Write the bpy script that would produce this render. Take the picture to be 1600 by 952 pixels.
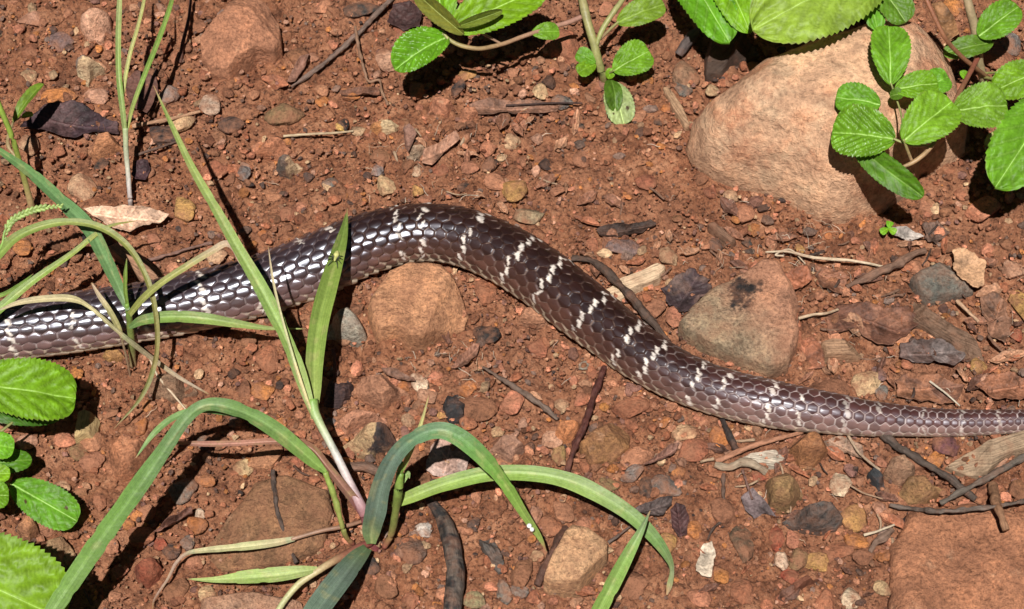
import bpy, bmesh, math, random
import numpy as np
from mathutils import Vector

scene = bpy.context.scene
for o in list(bpy.data.objects):
    bpy.data.objects.remove(o, do_unlink=True)
COL = scene.collection
R = math.radians

# ------------------------------------------------------------------ camera
EL = R(57.0)            # camera looks 57 degrees below the horizon
DIST = 1.05             # metres to the middle of the picture
WID = 0.45              # metres of ground across the picture
RIGHT = np.array([1.0, 0, 0])
UP = np.array([0, math.sin(EL), math.cos(EL)])
BACK = np.array([0, -math.cos(EL), math.sin(EL)])
CAM = BACK * DIST
cd = bpy.data.cameras.new('camera')
cam = bpy.data.objects.new('camera', cd)
COL.objects.link(cam)
cam.location = CAM
cam.rotation_euler = (R(90) - EL, 0, 0)
cd.sensor_width = 36.0
cd.lens = 36.0 * DIST / WID
cd.clip_start = 0.02
cd.clip_end = 500
scene.camera = cam
scene.render.resolution_x = 1024
scene.render.resolution_y = 609

# ------------------------------------------------------------------ light: one hard lamp-like sun from just above the lens, black night around
LD = -0.075 * RIGHT + 0.175 * UP + BACK
LD = LD / np.linalg.norm(LD)
sun_el = math.asin(LD[2])
sun_az = math.atan2(LD[0], LD[1])
world = bpy.data.worlds.new('World')
scene.world = world
world.use_nodes = True
nt = world.node_tree
bg = nt.nodes['Background']
sky = nt.nodes.new('ShaderNodeTexSky')
sky.sky_type = 'NISHITA'
sky.sun_disc = False
sky.sun_elevation = sun_el
sky.sun_rotation = sun_az
nt.links.new(sky.outputs[0], bg.inputs[0])
bg.inputs[1].default_value = 0.008
sd = bpy.data.lights.new('sun', 'SUN')
sd.energy = 4.7
sd.angle = R(0.6)
sd.color = (1.0, 0.965, 0.91)
sun = bpy.data.objects.new('sun', sd)
COL.objects.link(sun)
sun.location = LD * 3
sun.rotation_euler = Vector(LD).to_track_quat('Z', 'Y').to_euler()
scene.view_settings.view_transform = 'Standard'
scene.view_settings.look = 'None'
scene.view_settings.exposure = 0.35
scene.view_settings.gamma = 1.0

# ------------------------------------------------------------------ helpers
K = WID / DIST / 1600.0
def at(px, py, z=0.0):
    """point at height z (metres) that lies behind the photograph's pixel"""
    d = -BACK + RIGHT * ((px - 800) * K) - UP * ((py - 476) * K)
    t = (z - CAM[2]) / d[2]
    return CAM + d * t
def pxm(p):
    """metres per photograph pixel at a point"""
    return float(np.dot(np.asarray(p) - CAM, -BACK)) * K

def _hash(ix, iy, iz, seed):
    n = (ix * 374761393 + iy * 668265263 + iz * 2147483647 + seed * 144665) & 0xFFFFFFFF
    n = ((n ^ (n >> 13)) * 1274126177) & 0xFFFFFFFF
    n = (n ^ (n >> 16)) & 0xFFFFFFFF
    return n / 4294967295.0
def vnoise(P, seed=0):
    P = np.asarray(P, dtype=float)
    I = np.floor(P).astype(np.int64)
    F = P - I
    F = F * F * F * (F * (F * 6 - 15) + 10)
    x, y, z = I[..., 0], I[..., 1], I[..., 2]
    fx, fy, fz = F[..., 0], F[..., 1], F[..., 2]
    r = 0
    for a in (0, 1):
        for b in (0, 1):
            for c in (0, 1):
                w = (fx if a else 1 - fx) * (fy if b else 1 - fy) * (fz if c else 1 - fz)
                r = r + w * _hash(x + a, y + b, z + c, seed)
    return r * 2 - 1
def fbm(P, oct=4, seed=0, gain=0.5, lac=2.03):
    P = np.asarray(P, dtype=float)
    r, a = 0, 1.0
    for k in range(oct):
        r = r + a * vnoise(P, seed + 17 * k)
        P = P * lac + 3.7
        a *= gain
    return r
def xy0(x, y):
    x, y = np.broadcast_arrays(np.asarray(x, float), np.asarray(y, float))
    return np.stack([x, y, np.zeros_like(x)], -1)
def worley(P, seed):
    P = np.asarray(P, float)[..., :2]
    I = np.floor(P).astype(np.int64)
    F1 = np.full(P.shape[:-1], 9.0); F2 = F1.copy(); ID = np.zeros(P.shape[:-1])
    for a in (-1, 0, 1):
        for b in (-1, 0, 1):
            cx, cy = I[..., 0] + a, I[..., 1] + b
            qx = cx + _hash(cx, cy, 1, seed); qy = cy + _hash(cx, cy, 2, seed)
            d = np.hypot(P[..., 0] - qx, P[..., 1] - qy)
            h = _hash(cx, cy, 3, seed)
            near = d < F1
            F2 = np.where(near, F1, np.minimum(F2, d))
            ID = np.where(near, h, ID)
            F1 = np.where(near, d, F1)
    return F1, F2, ID
def smooth(a, b, x):
    t = np.clip((np.asarray(x, float) - a) / (b - a), 0, 1)
    return t * t * (3 - 2 * t)

def H(x, y):
    """height of the soil, coarse relief only"""
    p = xy0(x, y)
    near = np.exp(-np.maximum(np.hypot(p[..., 0], p[..., 1]) - 0.45, 0) * 2.0)
    return (0.0028 * fbm(p * 11, 2, 5) + 0.0012 * fbm(p * 45, 2, 9)) * near
def g(px, py, dz=0.0):
    """ground point behind a pixel, dz metres above the soil"""
    z = 0.0
    for _ in range(3):
        p = at(px, py, z + dz)
        z = float(H(p[0], p[1]))
    return np.array([p[0], p[1], z + dz])

def mk_mesh(name, V, F, col=None, uv=None, smooth_=True, extra=None):
    V = np.asarray(V, dtype=np.float32)
    me = bpy.data.meshes.new(name)
    if isinstance(F, np.ndarray):
        Fs = [F]
    else:
        Fs = [np.asarray(f) for f in F if len(f)]
    idx = np.concatenate([f.reshape(-1) for f in Fs]).astype(np.int32)
    tot = np.concatenate([np.full(len(f), f.shape[1]) for f in Fs]).astype(np.int32)
    start = np.concatenate([[0], np.cumsum(tot)[:-1]]).astype(np.int32)
    me.vertices.add(len(V)); me.vertices.foreach_set('co', V.reshape(-1))
    me.loops.add(len(idx)); me.loops.foreach_set('vertex_index', idx)
    me.polygons.add(len(tot)); me.polygons.foreach_set('loop_start', start)
    me.polygons.foreach_set('use_smooth', np.full(len(tot), bool(smooth_)))
    me.update(calc_edges=True)
    if col is not None:
        c = np.asarray(col, dtype=np.float32)
        if c.ndim == 1:
            c = np.tile(c, (len(V), 1))
        c4 = np.ones((len(V), 4), np.float32); c4[:, :3] = c[:, :3]
        at_ = me.attributes.new('col', 'FLOAT_COLOR', 'POINT')
        at_.data.foreach_set('color', c4.reshape(-1))
    if uv is not None:
        l = me.uv_layers.new(name='UVMap')
        l.data.foreach_set('uv', np.asarray(uv, np.float32)[idx].reshape(-1))
    if extra:
        for k, v in extra.items():
            a = me.attributes.new(k, 'FLOAT', 'POINT')
            a.data.foreach_set('value', np.asarray(v, np.float32))
    me.validate()
    return me
def link(name, me, mat=None, parent=None, loc=None):
    o = bpy.data.objects.new(name, me)
    COL.objects.link(o)
    if mat is not None and me is not None and not me.materials:
        me.materials.append(mat)
    if parent is not None:
        o.parent = parent
    if loc is not None:
        o.location = loc
    return o
def tag(o, label, cat, group=None):
    o['label'] = label; o['category'] = cat
    if group: o['group'] = group
    return o
def thing(name, label, cat, loc, group=None):
    o = bpy.data.objects.new(name, None)
    COL.objects.link(o); o.location = loc
    o.empty_display_size = 0.01
    return tag(o, label, cat, group)
def solo(name, V, F, mat, label, cat, group=None, **kw):
    """one-mesh thing: verts in world space, origin put at its base centre"""
    V = np.asarray(V, float)
    c = np.array([(V[:, 0].min() + V[:, 0].max()) / 2, (V[:, 1].min() + V[:, 1].max()) / 2, V[:, 2].min()])
    o = link(name, mk_mesh(name, V - c, F, **kw), mat, None, c)
    return tag(o, label, cat, group)
def part(parent, name, V, F, mat, label=None, base=None, **kw):
    b = np.array(base if base is not None else parent.location)
    o = link(name, mk_mesh(name, np.asarray(V, float) - b, F, **kw), mat, parent)
    if label: o['label'] = label
    return o

def grid_faces(nu, nv, wrap=False):
    i = np.arange(nu - 1)[:, None]; j = np.arange(nv if wrap else nv - 1)[None, :]
    j2 = (j + 1) % nv
    return np.stack([i * nv + j, i * nv + j2, (i + 1) * nv + j2, (i + 1) * nv + j], -1).reshape(-1, 4)
def spline(P, n):
    """Catmull-Rom through rows of P, n samples at even chord length"""
    P = np.asarray(P, float)
    if len(P) == 2:
        t = np.linspace(0, 1, n)[:, None]
        return P[0] * (1 - t) + P[1] * t
    Q = np.vstack([2 * P[0] - P[1], P, 2 * P[-1] - P[-2]])
    out = []
    for i in range(len(P) - 1):
        p0, p1, p2, p3 = Q[i:i + 4]
        t = np.linspace(0, 1, 24, endpoint=False)[:, None]
        out.append(0.5 * (2 * p1 + (p2 - p0) * t + (2 * p0 - 5 * p1 + 4 * p2 - p3) * t ** 2 + (3 * p1 - p0 - 3 * p2 + p3) * t ** 3))
    out.append(P[-1:])
    out = np.vstack(out)
    k = min(3, P.shape[1])
    s = np.concatenate([[0], np.cumsum(np.linalg.norm(np.diff(out[:, :k], axis=0), axis=1))])
    q = np.linspace(0, s[-1], n)
    return np.stack([np.interp(q, s, out[:, c]) for c in range(P.shape[1])], -1)
def unit(v):
    v = np.asarray(v, float)
    return v / np.maximum(np.linalg.norm(v, axis=-1, keepdims=True), 1e-12)
def tube(C, rad, n=8, knob=0.0, seed=0, flat=1.0):
    """closed tube round the rows of C with radius rad (array)"""
    C = np.asarray(C, float); m = len(C)
    T = unit(np.gradient(C, axis=0))
    ref = np.where(np.abs(T[:, 2:3]) > 0.9, np.array([[0, 1.0, 0]]), np.array([[0, 0, 1.0]]))
    A = unit(np.cross(T, ref)); B = np.cross(A, T)
    th = np.linspace(0, 2 * math.pi, n, endpoint=False)
    rr = np.broadcast_to(np.asarray(rad, float), (m,))[:, None] * np.ones((1, n))
    V = C[:, None, :] + rr[..., None] * (A[:, None, :] * np.cos(th)[None, :, None] + flat * B[:, None, :] * np.sin(th)[None, :, None])
    if knob:
        V = V + (rr * knob * fbm(V * (0.35 / max(rr.max(), 1e-6)), 3, seed))[..., None] * unit(V - C[:, None, :])
    F = grid_faces(m, n, True)
    V = V.reshape(-1, 3)
    a = len(V); V = np.vstack([V, C[0], C[-1]])
    j = np.arange(n)
    caps = np.vstack([np.stack([np.full(n, a), (j + 1) % n, j], -1),
                      np.stack([np.full(n, a + 1), (m - 1) * n + j, (m - 1) * n + (j + 1) % n], -1)])
    u = np.repeat(np.linspace(0, 1, m), n)
    u = np.concatenate([u, [0, 1]])
    return V, [F, caps], u

# ------------------------------------------------------------------ materials
MATS = {}
def newmat(name):
    m = bpy.data.materials.new(name); m.use_nodes = True
    MATS[name] = m
    n = m.node_tree.nodes; l = m.node_tree.links
    b = n['Principled BSDF']
    return m, n, l, b
def N(n, kind, **kw):
    x = n.new(kind)
    for k, v in kw.items():
        setattr(x, k, v)
    return x
def noise(n, l, vec, scale, detail=4, rough=0.6):
    x = n.new('ShaderNodeTexNoise')
    x.inputs['Scale'].default_value = scale; x.inputs['Detail'].default_value = detail
    x.inputs['Roughness'].default_value = rough
    l.new(vec, x.inputs['Vector'])
    return x
def ramp(n, l, fac, stops):
    x = n.new('ShaderNodeValToRGB')
    e = x.color_ramp.elements
    while len(e) < len(stops): e.new(0.5)
    for el, (p, c) in zip(e, stops):
        el.position = p
        el.color = (c, c, c, 1) if not hasattr(c, '__len__') else (*c, 1)
    l.new(fac, x.inputs[0])
    return x
def mix(n, l, fac, a, b, mode='MIX'):
    x = n.new('ShaderNodeMix'); x.data_type = 'RGBA'; x.blend_type = mode
    for s, v in ((x.inputs[0], fac), (x.inputs[6], a), (x.inputs[7], b)):
        if isinstance(v, (int, float)): s.default_value = v
        elif isinstance(v, tuple): s.default_value = (*v, 1)
        else: l.new(v, s)
    return x.outputs[2]
def bumpn(n, l, h, strength, dist, prev=None):
    x = n.new('ShaderNodeBump')
    x.inputs['Strength'].default_value = strength; x.inputs['Distance'].default_value = dist
    l.new(h, x.inputs['Height'])
    if prev is not None: l.new(prev, x.inputs['Normal'])
    return x.outputs[0]
SOIL = (0.27, 0.095, 0.048)

def soil_material():
    m, n, l, b = newmat('red_soil')
    pos = N(n, 'ShaderNodeNewGeometry').outputs['Position']
    big = noise(n, l, pos, 16, 4, .6); mid = noise(n, l, pos, 75, 6, .68); fine = noise(n, l, pos, 480, 5, .72); grit = noise(n, l, pos, 1400, 3, .7)
    c = ramp(n, l, mid.outputs[0], [(.30, (.125, .048, .026)), (.42, (.285, .110, .055)), (.54, (.42, .176, .090)), (.72, (.62, .31, .175))])
    c2 = mix(n, l, ramp(n, l, big.outputs[0], [(.38, 0), (.66, .55)]).outputs[0], c.outputs[0], (.39, .180, .105))
    hum = noise(n, l, pos, 27, 5, .7)
    c2 = mix(n, l, ramp(n, l, hum.outputs[0], [(.58, 0), (.74, .55)]).outputs[0], c2, (.11, .052, .033))
    c3 = mix(n, l, ramp(n, l, fine.outputs[0], [(.36, .9), (.5, 0)]).outputs[0], c2, (.070, .028, .018))
    c3 = mix(n, l, ramp(n, l, fine.outputs[0], [(.57, 0), (.70, .6)]).outputs[0], c3, (.53, .27, .155))
    c4 = mix(n, l, ramp(n, l, grit.outputs[0], [(.62, 0), (.70, .8)]).outputs[0], c3, (.62, .40, .26))
    l.new(c4, b.inputs['Base Color'])
    b.inputs['Roughness'].default_value = .85
    b.inputs['Specular IOR Level'].default_value = .2
    v = N(n, 'ShaderNodeTexVoronoi'); v.inputs['Scale'].default_value = 380; l.new(pos, v.inputs['Vector'])
    nb = bumpn(n, l, fine.outputs[0], 1.0, .0024)
    nb = bumpn(n, l, v.outputs['Distance'], .7, .0012, nb)
    nb = bumpn(n, l, grit.outputs[0], .9, .0008, nb)
    l.new(nb, b.inputs['Normal'])
    return m
def stone_material(name, use_obj, rough=.8, dust=.5, grain=620, bump=.0018, patch=None, contrast=.95):
    m, n, l, b = newmat(name)
    pos = N(n, 'ShaderNodeNewGeometry').outputs['Position']
    if use_obj:
        base = N(n, 'ShaderNodeObjectInfo').outputs['Color']
    else:
        base = N(n, 'ShaderNodeAttribute', attribute_name='col').outputs['Color']
    if patch:
        for k_, (c_, sc_, lo_) in enumerate(patch):
            pn = noise(n, l, pos, sc_, 5, .68)
            base = mix(n, l, ramp(n, l, pn.outputs[0], [(lo_, 0), (lo_ + .14, .75)]).outputs[0], base, c_)
    big = noise(n, l, pos, 75, 5, .62); fine = noise(n, l, pos, grain, 5, .7); spk = noise(n, l, pos, 1900, 2, .6); d = noise(n, l, pos, 130, 5, .65)
    k = ramp(n, l, big.outputs[0], [(.28, (.52, .50, .50)), (.5, (1, 1, 1)), (.75, (1.42, 1.36, 1.28))])
    c = mix(n, l, 1.0, base, k.outputs[0], 'MULTIPLY')
    k2 = ramp(n, l, fine.outputs[0], [(.32, (.42, .39, .37)), (.5, (1, 1, 1)), (.70, (1.6, 1.56, 1.5))])
    c = mix(n, l, contrast, c, k2.outputs[0], 'MULTIPLY')
    c = mix(n, l, ramp(n, l, d.outputs[0], [(.40, 0), (.62, dust)]).outputs[0], c, (.36, .160, .090))
    c = mix(n, l, ramp(n, l, spk.outputs[0], [(.27, .6), (.36, 0)]).outputs[0], c, (.05, .03, .022))
    l.new(c, b.inputs['Base Color'])
    b.inputs['Roughness'].default_value = rough
    b.inputs['Specular IOR Level'].default_value = .3
    nb = bumpn(n, l, big.outputs[0], .7, .0045)
    nb = bumpn(n, l, d.outputs[0], .6, .0025, nb)
    nb = bumpn(n, l, fine.outputs[0], .9, bump, nb)
    nb = bumpn(n, l, spk.outputs[0], .7, .0005, nb)
    l.new(nb, b.inputs['Normal'])
    return m
def fibre_material(name, scale_long=60, scale_cross=1400, rough=.7, var=.6, dust=.25):
    """wood, bark, twigs: colour from 'col', grain along the u axis of the UV map (metres)"""
    m, n, l, b = newmat(name)
    uv = N(n, 'ShaderNodeUVMap').outputs[0]
    mp = N(n, 'ShaderNodeMapping'); mp.inputs['Scale'].default_value = (scale_long, scale_cross, 1); l.new(uv, mp.inputs[0])
    pos = N(n, 'ShaderNodeNewGeometry').outputs['Position']
    base = N(n, 'ShaderNodeAttribute', attribute_name='col').outputs['Color']
    f = noise(n, l, mp.outputs[0], 1.0, 5, .65); p = noise(n, l, pos, 220, 4, .65); d = noise(n, l, pos, 160, 4, .6)
    k = ramp(n, l, f.outputs[0], [(.3, (1 - var,) * 3), (.5, (1, 1, 1)), (.72, (1 + var * .6,) * 3)])
    c = mix(n, l, 1.0, base, k.outputs[0], 'MULTIPLY')
    k2 = ramp(n, l, p.outputs[0], [(.3, (.6, .58, .56)), (.55, (1, 1, 1)), (.8, (1.3, 1.28, 1.25))])
    c = mix(n, l, .8, c, k2.outputs[0], 'MULTIPLY')
    c = mix(n, l, ramp(n, l, d.outputs[0], [(.5, 0), (.68, dust)]).outputs[0], c, (.33, .14, .078))
    l.new(c, b.inputs['Base Color'])
    b.inputs['Roughness'].default_value = rough
    b.inputs['Specular IOR Level'].default_value = .3
    nb = bumpn(n, l, f.outputs[0], .9, .0011)
    nb = bumpn(n, l, p.outputs[0], .8, .0016, nb)
    l.new(nb, b.inputs['Normal'])
    return m
def leaf_material(name, rough=.42, trans=.22, spec=.5, stripes=0, mottling=.5, relief=.00025):
    m, n, l, b = newmat(name)
    base = N(n, 'ShaderNodeAttribute', attribute_name='col').outputs['Color']
    pos = N(n, 'ShaderNodeNewGeometry').outputs['Position']
    p = noise(n, l, pos, 140, 4, .6); f = noise(n, l, pos, 900, 3, .6); s = noise(n, l, pos, 2200, 2, .5)
    k = ramp(n, l, p.outputs[0], [(.3, (1 - mottling * .5,) * 3), (.5, (1, 1, 1)), (.75, (1 + mottling * .35,) * 3)])
    c = mix(n, l, 1.0, base, k.outputs[0], 'MULTIPLY')
    w_ = .2 if mottling < 1 else .5
    k2 = ramp(n, l, f.outputs[0], [(.3, (1 - w_,) * 3), (.5, (1, 1, 1)), (.7, (1 + w_ * .8,) * 3)])
    c = mix(n, l, .8, c, k2.outputs[0], 'MULTIPLY')
    h = f.outputs[0]
    if stripes:
        uv = N(n, 'ShaderNodeUVMap').outputs[0]
        mp = N(n, 'ShaderNodeMapping'); mp.inputs['Scale'].default_value = (1.5, stripes, 1); l.new(uv, mp.inputs[0])
        w = noise(n, l, mp.outputs[0], 1.0, 3, .6)
        k3 = ramp(n, l, w.outputs[0], [(.32, (.60, .66, .60)), (.5, (1, 1, 1)), (.68, (1.38, 1.26, 1.38))])
        c = mix(n, l, 1.0, c, k3.outputs[0], 'MULTIPLY')
        h = w.outputs[0]
    c = mix(n, l, ramp(n, l, s.outputs[0], [(.72, 0), (.78, .5)]).outputs[0], c, (.45, .42, .30))
    l.new(c, b.inputs['Base Color'])
    b.inputs['Roughness'].default_value = rough
    b.inputs['Specular IOR Level'].default_value = spec
    nb = bumpn(n, l, h, .45, relief)
    nb = bumpn(n, l, p.outputs[0], .5, relief * 4, nb)
    l.new(nb, b.inputs['Normal'])
    if trans:
        t = N(n, 'ShaderNodeBsdfTranslucent'); l.new(c, t.inputs[0])
        ms = N(n, 'ShaderNodeMixShader'); ms.inputs[0].default_value = trans
        l.new(b.outputs[0], ms.inputs[1]); l.new(t.outputs[0], ms.inputs[2])
        l.new(ms.outputs[0], n['Material Output'].inputs[0])
    return m
def snake_material():
    m, n, l, b = newmat('snake_skin')
    base = N(n, 'ShaderNodeAttribute', attribute_name='col').outputs['Color']
    pos = N(n, 'ShaderNodeNewGeometry').outputs['Position']
    p = noise(n, l, pos, 160, 3, .6); f = noise(n, l, pos, 1300, 3, .6)
    k = ramp(n, l, p.outputs[0], [(.3, (.78, .78, .8)), (.5, (1, 1, 1)), (.75, (1.2, 1.15, 1.12))])
    c = mix(n, l, 1.0, base, k.outputs[0], 'MULTIPLY')
    l.new(c, b.inputs['Base Color'])
    gl = N(n, 'ShaderNodeAttribute', attribute_name='gloss').outputs['Fac']
    r = ramp(n, l, f.outputs[0], [(.3, .30), (.7, .38)])
    mr = N(n, 'ShaderNodeMix'); l.new(gl, mr.inputs[0]); mr.inputs[2].default_value = .55; l.new(r.outputs[0], mr.inputs[3])
    l.new(mr.outputs[0], b.inputs['Roughness'])
    ms_ = N(n, 'ShaderNodeMath', operation='MULTIPLY'); l.new(gl, ms_.inputs[0]); ms_.inputs[1].default_value = .95
    l.new(ms_.outputs[0], b.inputs['Specular IOR Level'])
    b.inputs['Specular Tint'].default_value = (.74, .80, 1.0, 1)
    l.new(gl, b.inputs['Coat Weight'])
    b.inputs['Coat Roughness'].default_value = .28
    b.inputs['Coat Tint'].default_value = (1, 1, 1, 1)
    nb = bumpn(n, l, f.outputs[0], .25, .00012)
    l.new(nb, b.inputs['Normal'])
    return m
M_SOIL = soil_material()
M_STONE = stone_material('stone', False, dust=.4, patch=[((.56, .34, .21), 90, .60), ((.16, .10, .07), 70, .62)])
M_BOULDER = stone_material('boulder_stone', False, dust=.10, grain=420, contrast=.55, patch=[((.40, .17, .095), 38, .50), ((.66, .45, .29), 55, .52), ((.30, .235, .15), 30, .58)])
M_PEBBLE = stone_material('pebble_stone', True, dust=.8)
M_GRIT = stone_material('grit', False, dust=.35)
M_WOOD = fibre_material('dead_wood')
M_TWIG = fibre_material('twig_bark', 120, 900, .65, .5)
M_LEAF = leaf_material('green_leaf', rough=.5, spec=.3, relief=.00010)
M_GLOSS = leaf_material('glossy_leaf', rough=.36, spec=.45, relief=.00012)
M_GRASS = leaf_material('grass_blade', rough=.42, stripes=34, mottling=.3)
M_STEM = leaf_material('green_stem', rough=.5, trans=0, mottling=.6)
M_DRY = leaf_material('dry_leaf', rough=.62, trans=.08, spec=.3, mottling=1.3, relief=.0008)
M_SNAKE = snake_material()
M_FIBRE = leaf_material('root_fibre', rough=.6, trans=0, mottling=.8)

# ------------------------------------------------------------------ the line the snake lies along (pixel x, pixel y, half width in pixels)
CL = [(-632, 900, 7), (-622, 885, 18), (-604, 856, 27), (-570, 808, 33), (-530, 756, 30), (-480, 702, 31), (-400, 640, 37), (-300, 590, 42), (-200, 556, 45), (-100, 533, 46.5),
      (0, 518, 47), (100, 506, 47.5), (200, 491, 46.5), (300, 472, 47), (400, 448, 47.5), (500, 412, 49), (570, 382, 48), (650, 364, 46), (720, 370, 46.5), (790, 398, 48),
      (850, 436, 48.5), (900, 475, 48), (950, 514, 45.5), (1000, 552, 43), (1050, 582, 40.5), (1100, 604, 39), (1150, 619, 38.5), (1200, 630, 38), (1250, 639, 36), (1300, 646, 33),
      (1350, 653, 29), (1400, 657, 25.5), (1450, 660, 23), (1500, 661, 21.5), (1550, 660, 20), (1600, 658, 18.5), (1700, 650, 16), (1800, 630, 13), (1900, 595, 9.5), (1980, 550, 5.5), (2030, 515, 1.5)]
def snake_axis():
    rows = []
    for px, py, r in CL:
        p = at(px, py, 0); rm = r * pxm(p)
        p = at(px, py, rm * .90); rm = r * pxm(p)
        rows.append((p[0], p[1], rm * .90, rm, px, py))
    return np.array(rows)
SNAKE = snake_axis()
SNAKE_D = spline(SNAKE, 400)
def snake_gap(x, y):
    """distance in metres from the side of the snake's body, for arrays"""
    x = np.asarray(x).reshape(-1); y = np.asarray(y).reshape(-1)
    out = np.empty(len(x))
    for a in range(0, len(x), 20000):
        b = slice(a, a + 20000)
        out[b] = (np.hypot(x[b, None] - SNAKE_D[None, :, 0], y[b, None] - SNAKE_D[None, :, 1]) - SNAKE_D[None, :, 3]).min(1)
    return out
def off_snake(x, y, pad=0.0):
    return float(snake_gap([x], [y])[0]) > pad

# ------------------------------------------------------------------ the ground: one sheet, fine where the picture looks, out to the horizon
def build_ground():
    step = 0.00105
    def axis(a, b):
        c = np.arange(a, b + step / 2, step)
        e = np.cumsum(step * 1.32 ** np.arange(1, 38))
        return np.concatenate([a - e[::-1], c, b + e])
    X = axis(-.275, .275); Y = axis(-.195, .235)
    x, y = np.meshgrid(X, Y, indexing='ij')
    P = xy0(x, y)
    near = smooth(.5, .32, np.maximum(np.abs(x), np.abs(y - .02)))
    z = H(x, y)
    w1, w2, wid = worley(P * 120 + 0.25 * fbm(P * 200, 2, 3)[..., None], 3)
    clod = np.clip(w2 - w1, 0, .45)
    patch = smooth(-.25, .35, fbm(P * 22, 2, 33))
    z = z + near * (.0026 * clod / .45 * wid * patch * 1.7 + .0016 * fbm(P * 130, 3, 21) + .0008 * fbm(P * 420, 2, 41) - .0021)
    v1, v2, vid = worley(P * 330, 7)
    z = z + near * .0014 * np.clip(.75 - v1, 0, 1) * (vid > .45) * vid
    gap = np.full(x.shape, 1.0); sel = near > .01; gap[sel] = snake_gap(x[sel], y[sel])
    z = z + np.exp(-((gap + .001) / .0035) ** 2) * (.0016 + .0016 * fbm(P * 160, 2, 55))      # soil pushed up along the body
    V = np.stack([x, y, z], -1).reshape(-1, 3)
    o = link('ground', mk_mesh('ground', V, grid_faces(len(X), len(Y))[:, ::-1].copy()), M_SOIL)
    # faces must look up
    if o.data.polygons[len(o.data.polygons) // 2].normal.z < 0:
        o.data.flip_normals()
    o['kind'] = 'structure'
build_ground()

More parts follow.
